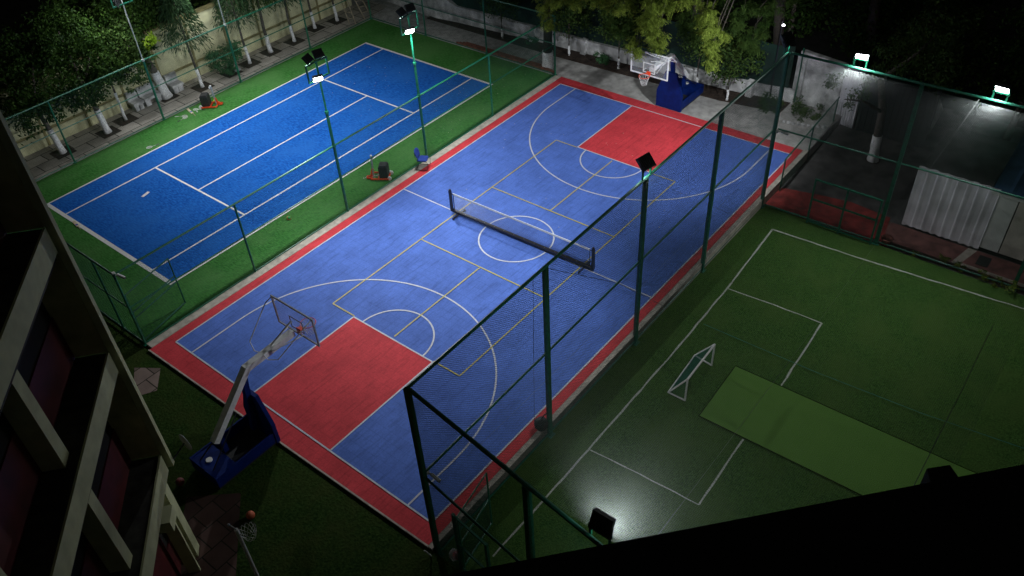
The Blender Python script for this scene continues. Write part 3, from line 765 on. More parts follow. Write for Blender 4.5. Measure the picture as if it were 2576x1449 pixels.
# ================================================================== POST CARTS
def cart(x, y, rz, label, nmat_net=True):
    t = thing('post_cart', label, 'net post cart', (x, y, 0.01), 'orange badminton post carts with black weight blocks')
    ca, sa = math.cos(rz), math.sin(rz)
    P = lambda a, b, z: (x+a*ca-b*sa, y+a*sa+b*ca, z+.01)
    m = MB()
    for a, b in (((-.3, -.26), (.42, -.26)), ((-.3, .26), (.42, .26)), ((.42, -.26), (.42, .26)), ((-.3, -.26), (-.3, .26)), ((.12, -.26), (.12, .26)), ((.42, 0), (.62, 0)), ((.42, .16), (.62, .16)), ((.62, 0), (.62, .16))):
        m.bar(P(*a, .07), P(*b, .07), .045, .05)
    m.bar(P(.45, 0, .1), P(.36, 0, .42), .06, .10); m.build('frame', ORNG, t)
    m = MB(); m.tube([P(.38, 0, .1), P(.33, 0, 1.02)], .038, 12); pl_ = m.build('net_post', GREYP, t)
    m = MB(); m.tube([P(.33, 0, 1.02), P(.33, 0, 1.06)], .045, 12); m.box(P(.27, 0, .95), (.05, .05, .08)); m.build('post_cap', WHITE, pl_)
    m = MB(); m.box(P(-.1, 0, .34), (.36, .42, .50), rz); m.box(P(-.1, 0, .62), (.30, .36, .05), rz)
    for i in range(4):
        for s in (-1, 1):
            q = P(-.1+(-.135+.09*i), s*.215, .34); m.box(q, (.03, .012, .44), rz)
    m.build('weight_block', RUBBER, t)
    for s in (-1, 1):
        m = MB(); m.tube([P(-.34, s*.22-.03, .08), P(-.34, s*.22+.03, .08)], .085, 16); m.build('wheel', WHITE, t)
    return t, P
t1, P1 = cart(11.05, 1.35, math.radians(125), 'orange post cart with a crumpled white net, on the turf beside the courts fence')
# crumpled net heap
t = thing('folded_net', 'crumpled white badminton net lying against the orange cart near the blue chair', 'net', (10.8, 1.9, 0))
m = MB(); base_pts = []
for i in range(90):
    a = i/90; cx_, cy_ = 10.55+.9*a+uni(-.12, .12)*(.5+a), 1.95-.75*a+uni(-.12, .12)*(.4+a)
    base_pts.append((cx_, cy_, uni(.02, .05+.14*a)))
for i in range(260):
    p, q = random.choice(base_pts), None
    q = min(base_pts, key=lambda r: (Vector(r)-Vector(p)).length+uni(0, .28) if r != p else 9)
    m.tube([p, q], .006, 4)
m.build('cord_heap', NETWH, t)
t2, P2 = cart(10.75, 12.85, math.radians(-50), 'orange post cart with black weight block, by the tree-side fence near the rackets')

# ================================================================== CHAIR
def chair(x, y, rz, label):
    t = thing('chair', label, 'chair', (x, y, .03))
    ca, sa = math.cos(rz), math.sin(rz); z0 = .035
    P = lambda a, b, z: Vector((x+a*ca-b*sa, y+a*sa+b*ca, z0+z))
    m = MB(); segs = 10; vs = []; nx = 8
    for iz in range(2):
        for i in range(nx+1):
            for j in range(nx+1):
                u_, v_ = i/nx*2-1, j/nx*2-1; r_ = (abs(u_)**4+abs(v_)**4)**.25
                mx_ = max(abs(u_), abs(v_)); f_ = (mx_/r_) if r_ > 0 else 1
                dm = (1-mx_**4)*.03
                vs.append(P(u_*.22*f_, v_*.23*f_, .45+(dm if iz else -.04)))
    F = []
    for iz in range(2):
        o_ = iz*(nx+1)**2
        for i in range(nx):
            for j in range(nx):
                a_ = o_+i*(nx+1)+j; q_ = (a_, a_+1, a_+nx+2, a_+nx+1); F.append(q_ if iz == 0 else q_[::-1])
    edge = [i*(nx+1) for i in range(nx+1)]+[nx*(nx+1)+j for j in range(1, nx+1)]+[i*(nx+1)+nx for i in range(nx-1, -1, -1)]+[j for j in range(nx-1, 0, -1)]
    for e0, e1 in zip(edge, edge[1:]+edge[:1]): F.append((e0, e1, e1+(nx+1)**2, e0+(nx+1)**2))
    m.add(vs, F); m.build('seat', CHBLUE, t, True)
    m = MB(); vs = []
    for iz in range(2):
        for i in range(nx+1):
            for j in range(nx+1):
                u_, v_ = i/nx*2-1, j/nx*2-1; r_ = (abs(u_)**3+abs(v_)**3)**(1/3); mx_ = max(abs(u_), abs(v_)); f_ = (mx_/r_) if r_ > 0 else 1
                hh = u_*f_; zz = .68+hh*.19; wv = .22+.02*hh
                vs.append(P(-.24-.05*hh+.03*abs(v_)**2+(.02 if iz else -.02), v_*f_*wv, zz))
    m.add(vs, F); m.build('backrest', CHBLUE, t, True)
    m = MB()
    for s in (-1, 1):
        m.tube([P(-.29, s*.17, .78), P(-.25, s*.2, .5), P(-.16, s*.235, .41), P(.2, s*.235, .43), P(.25, s*.235, .38), P(.22, s*.235, .02), P(.16, s*.235, .012), P(-.26, s*.235, .012)], .011, 6)
    m.tube([P(-.26, -.235, .012), P(-.26, .235, .012)], .011, 6)
    m.tube([P(0, -.235, .415), P(0, .235, .415)], .011, 6)
    m.build('frame', BLKP, t)
chair(12.55, .40, math.radians(-62), 'blue cantilever chair on the kerb beside the red court border')

# ================================================================== SMALL THINGS ON THE TENNIS SIDE
def racket(c, ang, label, headmat=WHITE, gripmat=BLKP, L_=.66):
    c = Vector(c); d = Vector((math.cos(ang), math.sin(ang), 0)); n = Vector((-d.y, d.x, 0)); z = Vector((0, 0, .015))
    t = thing('racket', label, 'racket', c, 'badminton rackets lying on the green turf')
    hc = c-d*.2+z; m = MB(); m.ring(hc, .13, .007, d, n, 24, 5, .10); m.build('head_frame', headmat, t)
    m = MB()
    for i in range(-6, 7):
        a = i/7; L2 = .10*math.sqrt(1-a*a); m.thread(hc+d*.13*a-n*L2, hc+d*.13*a+n*L2, .0015)
        L3 = .13*math.sqrt(1-a*a); m.thread(hc+n*.10*a-d*L3, hc+n*.10*a+d*L3, .0015)
    m.build('strings', NETWH, t)
    m = MB(); m.tube([hc+d*.13, hc+d*.30], .006, 6); m.build('shaft', headmat, t)
    m = MB(); m.tube([hc+d*.29, hc+d*.46], .014, 8); m.build('grip', gripmat, t)
def pxang(u0, v0, u1, v1, z=0.0):
    a, b = G(u0, v0, z), G(u1, v1, z); return math.atan2(b.y-a.y, b.x-a.x)
def D3(cx, cy): return ((650+cx/8.05)/1.59, (380+cy/8.05)/1.59)
def rk(a, b, label, **kw):
    p, q = G(*a), G(*b); c = p.lerp(q, .5); racket(c, math.atan2(q.y-p.y, q.x-p.x), label, **kw)
rk(D3(1000, 470), D3(1400, 480), 'white racket with black grip lying between the cricket bat and the orange cart')
rk(D3(790, 680), D3(360, 710), 'dark-shafted racket nearest the fence, its head under the other racket', gripmat=WHITE, headmat=mat('pale_racket_frame', (.5, .48, .42)))
rk(D3(740, 730), D3(510, 860), 'black-handled racket overlapping another, left of the cricket bat', headmat=mat('cream_racket_frame', (.52, .5, .42)))
rk((371, 373), (403, 362), 'lone racket lying by itself near the white sideline, left of the court')
# bats
def bat(a, b, label):
    p, q = G(*a), G(*b); d = (q-p).normalized(); n = Vector((-d.y, d.x, 0)); L_ = (q-p).length
    t = thing('cricket_bat', label, 'cricket bat', p, 'cricket bats lying on the turf')
    z = Vector((0, 0, .012)); m = MB(); m.obox(p+z-n*.055, d*L_*.64, n*.11, Vector((0, 0, .025)))
    m.obox(p+z-n*.05+d*.01+Vector((0, 0, .0251)), d*(L_*.62), n*.10, Vector((0, 0, .006))); m.build('blade', BATW, t)
    m = MB(); m.obox(p+z-n*.05+d*L_*.40+Vector((0, 0, .0315)), d*L_*.14, n*.10, Vector((0, 0, .002))); m.build('sticker', LBLUE, t)
    m = MB(); m.tube([p+z+d*L_*.63+Vector((0, 0, .015)), p+z+d*L_+Vector((0, 0, .012))], .017, 8); m.build('handle', mat('grip_'+'tan', (.35, .3, .2)), t)
bat(D3(810, 460), D3(1060, 680), 'cream cricket bat with blue sticker between the rackets and the fence')
bat((186, 558), (203, 578), 'cricket bat lying off the near baseline of the tennis court')
def ball(name, u, v, z0, r, m_, label, cat='ball', band=None):
    p = G(u, v, z0+r); o = MB().ball((p.x, p.y, z0+r), r, 16, 10).build(name, m_, None, True); tag(o, label, cat); return o, p
ball('tennis_ball', *D3(1660, 178), .008, .04, BALLY, 'small yellow tennis ball beside the orange cart on the green turf')
o, p = ball('rubber_ball', 727, 548, .008, .075, BALLG, 'green and orange ball on the turf below the tennis court')
m = MB(); m.ring((p.x, p.y, .083), .074, .012, (1, 0, 0), (0, .7, .7)); m.build('stripe', ORNG, o)
ball('basketball', 630, 1296, -.05, .12, BALLO, 'orange basketball on the dark grass left of the near court corner')
ball('basketball', 453, 1212, -.05, .12, BALLR, 'dark red ball on the grass between the building and the near stand')
p = G(370, 490); o = MB().obox((p.x-.2, p.y-.05, .016), (.38, .10, 0), (-.04, .12, 0), (0, 0, .004)).build('paper_sheet', PAPER); tag(o, 'white folded paper lying on the blue tennis court', 'paper')
# shuttlecock
p = G(*D3(1130, 565)); t = thing('shuttlecock', 'white shuttlecock lying below the racket by the cricket bat', 'shuttlecock', p)
MB().tube([(p.x, p.y, .03), (p.x+.02, p.y+.07, .035)], .013, 8, .034).build('feathers', NETWH, t); MB().ball((p.x, p.y-.01, .03), .014, 8, 6).build('cork', WHITE, t)
# litter: fallen leaves
m = MB()
for i in range(240):
    x = uni(14, 22.3); y = uni(1, 12)
    if rnd() < .35: x = uni(12, 21.5); y = uni(-11, -.5)
    a = uni(0, 6.3); r_ = uni(.015, .035); m.flat([(x+r_*math.cos(a), y+r_*math.sin(a)), (x+r_*.5*math.cos(a+2), y+r_*.5*math.sin(a+2)), (x-r_*math.cos(a), y-r_*math.sin(a)), (x+r_*.5*math.cos(a-1.6), y+r_*.5*math.sin(a-1.6))], .040)
o = m.build('fallen_leaves', mat('dry_leaf', (.42, .40, .30), .9, .3)); tag(o, 'tiny dry leaves scattered over both courts', 'leaves', kind='stuff')
# planks
t = thing('plank_stack', 'stack of reddish brown planks along the far tennis fence', 'planks', (22.6, 4.4, 0))
m = MB()
for i in range(4):
    a = Vector((22.54+.09*i, 7.3-.15*i, .0+.0)); b = Vector((22.60+.075*i, .95+.25*i, .0))
    for j in range(2): m.bar(a+Vector((0, 0, .03+.05*j)), b+Vector((0, 0, .03+.05*j)), .08, .045)
m.build('planks', PLANK, t)
# ladders
def ladder(a0, a1, topv, z1, label):
    p, q = G(*a0), G(*a1); up = Vector((topv[0], topv[1], z1))
    t = thing('ladder', label, 'ladder', p, 'wooden ladders leaning at the far corner of the walk')
    m = MB()
    for e in (p, q): m.tube([(e.x, e.y, 0), (e.x+up.x, e.y+up.y, z1)], .028, 8)
    m.build('rails', WOOD, t); n = int(z1/.3)
    for i in range(1, n+1):
        f_ = i/(n+.5); m = MB(); m.tube([(p.x+up.x*f_, p.y+up.y*f_, z1*f_), (q.x+up.x*f_, q.y+up.y*f_, z1*f_)], .018, 6)
        m.build('rung', WOOD, t)
ladder((879, 60), (896, 63), (.25, .9), 2.0, 'wooden ladder leaning toward the yellow wall, left of the pair')
ladder((917, 46), (934, 42), (-.3, 1.1), 2.6, 'longer wooden ladder nearest the far corner of the tennis fence')

# ================================================================== FOOTBALL GOAL, POT, BAGS, CCTV, CABLES
t = thing('football_goal', 'small white framed goal with green net on the pitch grass', 'football goal', (8.7, -14.4, -.35))
fn, bn, ff, bf = [G(*u, -.33) for u in ((1723, 1007), (1681, 987), (1790, 919), (1748, 894))]
up = Vector((0, 0, .92)); m = MB()
for a, b in ((fn, fn+up), (ff, ff+up), (fn+up, ff+up)): m.tube([a, b], .032, 8)
m.build('front_frame', WHITE, t); m = MB()
for a, b in ((fn, bn), (ff, bf), (bn, bf), (bn, fn+up), (bf, ff+up)): m.tube([a, b], .026, 8)
m.build('back_frame', WHITE, t)
m = MB(); e = (ff-fn); n = 40
for i in range(n+1): m.thread(fn+up+e*i/n, bn+(bf-bn)*i/n, .0025)
for j in range(26): a = j/25; m.thread((fn+up).lerp(bn, a), (ff+up).lerp(bf, a), .0025)
for f0, b0 in ((fn, bn), (ff, bf)):
    for j in range(14):
        a = j/13; m.thread(f0.lerp(b0, a), (f0+up).lerp(b0, a), .0025); m.thread(f0.lerp(f0+up, a), b0.lerp(f0+up, a), .004)
m.build('goal_net', mat('teal_net', (.01, .16, .11), .8), t)
# pot
p = G(2228, 614, -.37); t = thing('flower_pot', 'round terracotta pot on the path behind the far pitch fence', 'pot', p)
m = MB(); pr = [(.13, 0), (.19, .22), (.215, .24), (.215, .29), (.185, .29), (.16, .2), (.0, .2)]; n = 20
vs = [(p.x+r_*math.cos(2*pi*i/n), p.y+r_*math.sin(2*pi*i/n), -.37+z_) for r_, z_ in pr for i in range(n)]
m.add(vs, [(j*n+i, j*n+(i+1) % n, (j+1)*n+(i+1) % n, (j+1)*n+i) for j in range(len(pr)-1) for i in range(n)]); m.build('pot_body', TERRA, t, True)
# black bag of balls hanging at post
p = Vector((4.18, -12.02, .22)); t = thing('ball_bag', 'black sack hanging on the second tall fence post by the red border', 'bag', p)
m = MB(); m.ball(p, .21, 16, 10, (1, 1, 1.05), .05); m.tube([p+Vector((0, 0, .18)), p+Vector((.05, -.06, .35)), p+Vector((.14, -.12, .42))], .02, 6); m.build('sack', RUBBER, t, True)
p = G(1143, 1396, .1); t = thing('plastic_bag', 'shiny clear plastic bag with red contents beside the near corner post', 'bag', p)
MB().ball(p, .17, 14, 10, (.8, .8, 1.2), .08).build('clear_film', BAGM, t); MB().ball(p+Vector((.02, -.03, -.03)), .11, 10, 8, (.8, .8, 1.2), .15).build('red_contents', BAGR, t)
def cctv(x, y, z, ang, label):
    t = thing('security_camera', label, 'camera', (x, y, z), 'white security cameras on the fence corners')
    d = Vector((math.cos(ang), math.sin(ang), -.35)).normalized(); c = Vector((x, y, z))
    m = MB(); m.tube([c, c+d*.26], .045, 10); m.build('camera_body', WHITE, t)
    m = MB(); m.tube([c+d*.26, c+d*.275], .04, 10); m.build('camera_lens', BLKP, t)
    m = MB(); m.tube([c+Vector((0, 0, -.02)), c-Vector((d.x, d.y, 0))*.12+Vector((0, 0, .03))], .02, 6); m.box(c-Vector((d.x, d.y, 0))*.14, (.09, .09, .12)); m.build('bracket', WHITE, t)
cctv(-.58, .66, 3.0, -1.2, 'white security camera on the near corner of the tennis fence')
cctv(-.38, -12.32, 3.0, -1.5, 'white security camera halfway up the near corner post of the tall fence')
cctv(18.42, -12.32, 3.0, -1.2, 'white security camera halfway up the far corner post of the tall fence')
def cable(pts, r, m_, label, sag=.0):
    P = []; pts = [Vector(q) for q in pts]
    for a, b in zip(pts, pts[1:]):
        for i in range(12): f_ = i/12; P.append(a.lerp(b, f_)-Vector((0, 0, sag*math.sin(pi*f_))))
    P.append(pts[-1]); o = MB().tube(P, r, 5).build('cable', m_); tag(o, label, 'cable'); return o
cable([(4.4, -12.18, 5.95), (7.5, -12.4, 3.4), G(1680, 775, -.2)], .007, BLKP, 'thin black cable slanting down from the second tall post to the far kerb')
cable([(4.05, -12.05, 5.9), (3.9, -12.0, .6)], .006, BLKP, 'thin black cord hanging down beside the second tall fence post', .0)
cable([G(1770, 815, -.3), G(2050, 935, -.3), G(2320, 1040, -.3), G(2640, 1150, -.3)], .008, mat('teal_string', (.02, .2, .17)), 'thin teal string stretched over the pitch grass above the mat')
q = G(2500, 815, 5.9)
cable([G(2498, 818, 5.9), G(2430, 960, 5.9), G(2290, 1240, 5.9), G(2250, 1330, 5.9)], .007, BLKP, 'black cord crossing above the right end of the pale green mat')
cable([(-.86, -12.1, .2), (-.72, -12.28, -.2)], .02, WHITE, 'short white pipe stub at the foot of the near corner post')

# ================================================================== LEFT YELLOW WALL, BENCHES
t = thing('boundary_wall', 'pale yellow boundary wall behind the limewashed trees', 'wall', (10, 16.1, 0))
MB().bb(-4, 23.2, 16.05, 16.3, -.3, 3.0).build('wall_panel', YWALL, t)
m = MB()
for i in range(12): x = .2+2.05*i; m.bb(x-.05, x+.05, 16.0, 16.05, 0.02, 2.98)
m.build('pilaster', YTRIM, t)
MB().bb(-4, 23.2, 15.99, 16.047, .72, .82).build('dado_strip', YTRIM, t)
MB().bb(-4, 23.2, 15.98, 16.37, 3.0, 3.08).build('coping', YTRIM, t)
for (a, b, lab) in (((322, 273), (347, 262), 'nearest of the three whitewashed block benches along the yellow wall'),
                    ((350, 261), (392, 242), 'middle and longest whitewashed block bench along the yellow wall'),
                    ((411, 225), (441, 214), 'farthest whitewashed block bench, behind the thick limewashed trunk')):
    p, q = G(*a), G(*b); t = thing('bench', lab, 'bench', ((p.x+q.x)/2, 15.8, 0), 'whitewashed block benches along the yellow wall')
    x0, x1 = p.x, q.x
    MB().bb(x0, x1, 15.35, 15.80, .30, .42).build('seat', WWALL, t)
    m = MB(); m.bb(x0+.05, x0+.3, 15.40, 15.78, 0.01, .298); m.build('support', WWALL, t); m = MB(); m.bb(x1-.3, x1-.05, 15.40, 15.78, 0.01, .298); m.build('support', WWALL, t)
    MB().bb(x0, x1, 15.802, 15.95, .30, .85).build('backrest', WWALL, t)

# ================================================================== FAR WHITE WALL
t = thing('boundary_wall', 'low whitewashed boundary wall beyond the basketball court, green cloth above it', 'wall', (25.1, 2, 0))
pts = [(24.7, 14.6, 1.6), (24.35, 10.4, 1.6), (24.55, 9.0, .95), (25.05, 2.3, .75), (25.5, -7.0, .62), (25.95, -9.9, .62)]
m = MB()
for a, b in zip(pts, pts[1:]):
    d = Vector((b[0]-a[0], b[1]-a[1], 0)); n = Vector((-d.y, d.x, 0)).normalized()*-.22
    if n.x < 0: n = -n
    m.add([(a[0], a[1], 0), (b[0], b[1], 0), (b[0], b[1], b[2]), (a[0], a[1], a[2]), (a[0]+n.x, a[1]+n.y, 0), (b[0]+n.x, b[1]+n.y, 0), (b[0]+n.x, b[1]+n.y, b[2]), (a[0]+n.x, a[1]+n.y, a[2])],
          [(0, 1, 2, 3), (7, 6, 5, 4), (3, 2, 6, 7), (0, 3, 7, 4), (1, 5, 6, 2)])
m.build('wall_panel', WWALL, t)
m = MB()
for (x, y) in ((24.9, 4.0), (25.1, 0.9), (25.3, -3.2), (25.52, -8.0)): m.box((x, y, .40), (.34, .30, .80))
m.build('pier', WWALL, t)
t = thing('shade_cloth', 'dark green shade cloth hung above the low white wall', 'cloth screen', (25.4, 2, .8))
m = MB(); prv = None
cp = [(24.62, 10.3), (24.85, 7.5), (25.05, 5.0), (25.25, 2.3), (25.45, -2.0), (25.7, -7.0), (26.1, -9.9)]
vs = []; n = 0
for a, b in zip(cp, cp[1:]):
    for i in range(8):
        f_ = i/8; x, y = a[0]+(b[0]-a[0])*f_+.04*math.sin(n*1.1), a[1]+(b[1]-a[1])*f_; vs += [(x, y, .55), (x+.03*math.sin(n*.7), y, 1.4), (x, y, 2.6+.06*math.sin(n*.8))]; n += 1
m.add(vs, [(3*i+j, 3*i+3+j, 3*i+4+j, 3*i+1+j) for i in range(n-1) for j in range(2)]); m.build('cloth', CLOTH, t)
m = MB()
for a in cp: m.tube([(a[0]+.04, a[1], 0), (a[0]+.04, a[1], 2.6)], .03, 6)
m.build('poles', GREEND, t)

# tall white wall and gate on the right
t = thing('tall_wall', 'tall white wall with a corrugated lower end beyond the corner floodlight', 'wall', (26.2, -11, -.3))
A, B = Vector((26.45, -9.7, 0)), Vector((25.95, -12.7, 0))
d = B-A; n = Vector((.25, -.04, 0))
m = MB(); m.obox(A+Vector((0, 0, -.45)), d*.70, n, (0, 0, 2.75)); m.build('wall_panel', WWALL, t)
m = MB(); m.obox(A+Vector((-.12, .06, -.45)), (-.1, -.42, 0), (.30, -.05, 0), (0, 0, 2.55)); m.build('pier', WWALL, t)
m = MB(); e0 = A+d*.70; k_ = 16
for i in range(k_): q0 = e0+d*.30*i/k_; m.obox(q0+Vector((.04 if i % 2 else .10, 0, -.45)), d*.30/k_, n*.6, (0, 0, 2.7))
m.build('corrugated_panel', SHEETW, t)
t = thing('shaded_gate', 'shaded sheet metal gate beside the tall white wall behind the leaning tree', 'gate', (26.2, -14.5, -.4))
m = MB(); q0 = B+Vector((.05, -.12, -.42)); 
for i in range(24): m.obox(q0+Vector((.35*i/24*0+(.03 if i % 2 else 0), -2.9*i/24, 0)), (0, -2.9/24, 0), (.08, 0, 0), (0, 0, 2.5))
m.build('gate_sheet', mat('shaded_sheet_metal', (.016, .017, .019), .6, .2, 3), t)  # shade on the gate is painted in as a near-black colour
m = MB(); m.box((26.3, -15.65, .85), (.14, .14, 2.6)); m.build('gate_post', BLKP, t)
p = G(2329, 352, -.4); t = thing('white_pillar', 'narrow white tapered sheet standing in the dark behind the shed roof', 'panel', p)
q = G(2336, 338, -.4)
m = MB(); a = p; zt = 2.0
tp = [GX(u, v, p.x) for u, v in ((2329, 350), (2352, 262), (2363, 244), (2372, 279))]
m.add([tuple(q) for q in tp]+[(q.x+.05, q.y, q.z) for q in tp], [(0, 1, 2, 3), (7, 6, 5, 4)]+[(i, (i+1) % 4, (i+1) % 4+4, i+4) for i in range(4)])
m.build('sheet', WWALL, t)

# ================================================================== SHED ON THE RIGHT
t = thing('shed', 'white corrugated shed with blue sheet roof behind the far pitch fence', 'shed', (21.5, -19, -.4))
ys, ye, zt = -16.85, -19.55, 2.22; xw = 20.18
m = MB(); vs = []; N_ = 96
for i in range(N_+1):
    y = ys+(ye-ys)*i/N_; ph = (i % 12)/12; dx = -.022 if ph < .25 else (.0 if ph > .4 else -.01)
    zb = -.30-.02*math.sin(i*.7)
    vs += [(xw+dx, y, zb), (xw+dx, y, zt+.015*math.sin(i*.4))]
vs2 = [(x+.03, y, z) for x, y, z in vs]; o_ = len(vs)
m.add(vs+vs2, [(2*i, 2*i+2, 2*i+3, 2*i+1) for i in range(N_)]+[(2*i+o_, 2*i+1+o_, 2*i+3+o_, 2*i+2+o_) for i in range(N_)]+[(2*i+1, 2*i+3, 2*i+3+o_, 2*i+1+o_) for i in range(N_)])
m.build('corrugated_wall', SHEETW, t)
m = MB(); m.bb(xw, xw+.05, -19.56, -20.16, -.2, 2.0); w1 = m.build('wall_panel', PANELW, t)
m = MB(); m.bb(xw, xw+.05, -20.20, -21.15, -.2, 2.0); m.build('wall_panel', PANELB, t)
m = MB(); m.bb(xw, xw+.05, -21.19, -23.5, -.2, 2.0); m.build('wall_panel', PANELW, t)
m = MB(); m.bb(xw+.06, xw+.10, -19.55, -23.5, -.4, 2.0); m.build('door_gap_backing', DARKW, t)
m = MB(); m.bb(xw-.03, xw+.12, -19.3, -23.6, 2.005, 2.12); m.build('fascia', PANELW, t)
m = MB(); vs = []; N_ = 40
for i in range(N_+1):
    y = -19.3-(4.6)*i/N_; dz = .05 if i % 5 == 0 else 0
    vs += [(xw-.06, y, 2.14+dz), (xw+3.4, y, 2.75+dz)]
m.add(vs, [(2*i, 2*i+1, 2*i+3, 2*i+2) for i in range(N_)]); m.build('roof', ROOFB, t)
m = MB(); m.bb(xw+.2, xw+3.6, -16.9, -19.25, 1.95, 2.12); m.build('flat_roof', GREYR, t)
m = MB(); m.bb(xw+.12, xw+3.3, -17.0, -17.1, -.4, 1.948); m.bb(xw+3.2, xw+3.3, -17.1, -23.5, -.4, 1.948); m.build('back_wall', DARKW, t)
t = thing('doormat', 'dark square mat on the brown path in front of the beige shed panel', 'mat', (19.6, -19.9, -.36)); MB().bb(19.35, 19.95, -19.7, -20.1, -.362, -.350).build('mat_sheet', RUBBER, t)

# ================================================================== BUILDING AT LEFT
E0 = Vector((-3.90, -7.40, 0)); dd = Vector((.654, .757, 0)).normalized(); nn = Vector((.757, -.654, 0)).normalized()
t = thing('apartment_building', 'dark cream and maroon building with projecting ledges at the left edge', 'building', (-5, -8.5, -.15))
def F(a, b, z): return E0+dd*a+nn*b+Vector((0, 0, z))
FL = [3.84, 7.18, 10.34, 13.6, 16.9]
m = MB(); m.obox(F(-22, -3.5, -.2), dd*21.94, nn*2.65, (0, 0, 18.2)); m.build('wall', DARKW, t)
for i, z in enumerate([-.15]+FL):
    m = MB(); zb = z+.003; m.obox(F(-22, -.848, zb), dd*21.9, nn*.035, (0, 0, 1.12)); m.build('dado', MAROON, t)
for z in FL:
    m = MB(); m.obox(F(-22, -.85, z-.44), dd*21.85, nn*.66, (0, 0, .44)); s_ = m.build('ledge', SLABT, t)
    m = MB(); m.obox(F(-22, -.188, z-.54), dd*21.85, nn*.045, (0, 0, .56)); m.build('fascia', OLIVE, s_)
    m = MB(); m.obox(F(-22, -.42, z-.70), dd*21.85, nn*.2, (0, 0, .155)); m.build('dark_band', DARKW, s_)  # dark strip set back below the fascia
for i, (za, zb) in enumerate(zip([-.15]+FL, [f-.702 for f in FL])):
    for a in ([-.30] if i == 0 else [])+[-3.05-2.95*j for j in range(6)]:
        m = MB(); m.obox(F(a, -.80, za+.004), dd*.32, nn*.40, (0, 0, zb-za-.01)); m.build('pilaster', OLIVE, t)
    if i > 0:
        m = MB(); m.obox(F(-.13, -3.5, za+.003), dd*.12, nn*3.33, (0, 0, zb-za+.16)); m.build('end_wall', OLIVED, t)
m = MB(); m.obox(F(-.10, -.165, 3.35), dd*.14, nn*.15, (0, 0, 14.6)); m.build('corner_trim', OLIVE, t)
m = MB(); m.tube([F(.065, -.06, 3.5), F(.065, -.06, 17.5)], .022, 8); 
for z in (4.2, 6.0, 7.0, 8.7, 10.2, 12): m.tube([F(.065, -.06, z), F(.065, -.06, z+.06)], .034, 8)
m.build('drain_pipe', OLIVE, t)
m = MB(); m.obox(F(-1.15, -.62, 2.3), dd*.5, nn*.42, (0, 0, .35)); m.build('duct_box', OLIVE, t)
m = MB(); m.obox(F(-.75, -.60, -.15), dd*.06, nn*.30, (0, 0, 2.6)); m.build('door_frame', OLIVE, t)
m = MB(); m.obox(F(-2.6, -.80, -.15), dd*1.85, nn*.02, (0, 0, 2.4)); m.build('door', MAROON, t)
# dish antenna on the corner
q = F(.15, .12, 3.55); ta_ = thing('satellite_dish', 'small white satellite dish edge-on at the building corner', 'dish', q)
m = MB(); m.ball(q+Vector((.25, .05, .05)), .24, 16, 8, (.12, 1, 1)); m.build('dish_plate', GREYP, ta_, True)
m = MB(); m.tube([q-Vector((.2, .1, 0)), q+Vector((.22, .05, .05))], .018, 6); m.build('arm', BLKP, ta_)

# netball-type hoop on a pole, lower left
t = thing('hoop_pole', 'white pole with a white hoop net on the dark grass at the bottom edge', 'hoop', (-4.1, -9.85, -.15))
hp = G(594, 1332, 3.0)
MB().tube([(hp.x, hp.y, -.15), (hp.x, hp.y, 2.75), (hp.x, hp.y, 3.0)], .045, 12).build('pole', WHITE, t)
m = MB(); m.tube([(hp.x, hp.y, 3.0), (hp.x-.05, hp.y+.12, 3.12)], .02, 6); m.ball((hp.x-.06, hp.y+.14, 3.12), .035, 8, 6); m.build('top_hook', GREYP, t)
rc = Vector((hp.x+.21, hp.y-.06, 2.82)); m = MB(); m.ring(rc, .19, .006); m.tube([(hp.x, hp.y, 2.82), rc-Vector((.19, 0, 0))], .012, 6); m.build('rim', BLKP, t)
m = MB(); N_ = 11; lev = [(.19, 0), (.18, -.1), (.15, -.19), (.13, -.27), (.11, -.34)]
for i in range(N_):
    for j in range(4):
        for s in (-.5, .5):
            a = 2*pi*(i+.5*(j % 2))/N_; a2 = a+s*2*pi/N_
            m.tube([rc+Vector((math.cos(a)*lev[j][0], math.sin(a)*lev[j][0], lev[j][1])), rc+Vector((math.cos(a2)*lev[j+1][0], math.sin(a2)*lev[j+1][0], lev[j+1][1]))], .005, 4)
m.build('hoop_net', NETWH, t)
p = G(628, 1252, -.1); o = MB().tube([p+Vector((-.12, -.06, 0)), p+Vector((-.02, 0, .02)), p+Vector((.05, .09, .02)), p+Vector((.13, .10, .0))], [.05, .03, .022, .02], 8).build('bent_pipe', WHITE); tag(o, 'short bent white pipe lying on the grass above the orange ball', 'pipe')

# ================================================================== BLACK LEDGE UNDER THE CAMERA
t = thing('window_ledge', 'black window ledge crossing the bottom right corner close to the camera', 'ledge', (-7.2, -21.6, 17.4))
a, b = G(1110, 1449, 17.6), G(2576, 1168, 17.6); d = (b-a).normalized(); n = Vector((-d.y, d.x, 0))
if n.dot(CLOC-a) < 0: n = -n
o0 = a-d*2.2
m = MB(); m.obox(o0-Vector((0, 0, .14)), d*5.5, n*.9, (0, 0, .14)); m.build('sill_slab', LEDGEM, t)
m = MB(); m.obox(o0+n*.06+Vector((0, 0, -18.0)), d*5.5, n*.8, (0, 0, 17.858)); m.build('wall_below', LEDGEM, t)
m = MB(); p0, p1, p2, p3 = [G(u, v, 17.6) for u, v in ((2318, 1217), (2331, 1180), (2389, 1171), (2407, 1202))]
q = [p+n*.015 for p in (p0, p1, p2, p3)]
zz = .03
m.add([(p.x, p.y, 17.53) for p in (p0+n*.05, p1, p2, p3+n*.05)]+[(p.x, p.y, 17.602) for p in (p0+n*.05, p1, p2, p3+n*.05)],
      [(3, 2, 1, 0), (4, 5, 6, 7), (0, 1, 5, 4), (1, 2, 6, 5), (2, 3, 7, 6), (3, 0, 4, 7)])
m.build('bracket', LEDGEM, t)

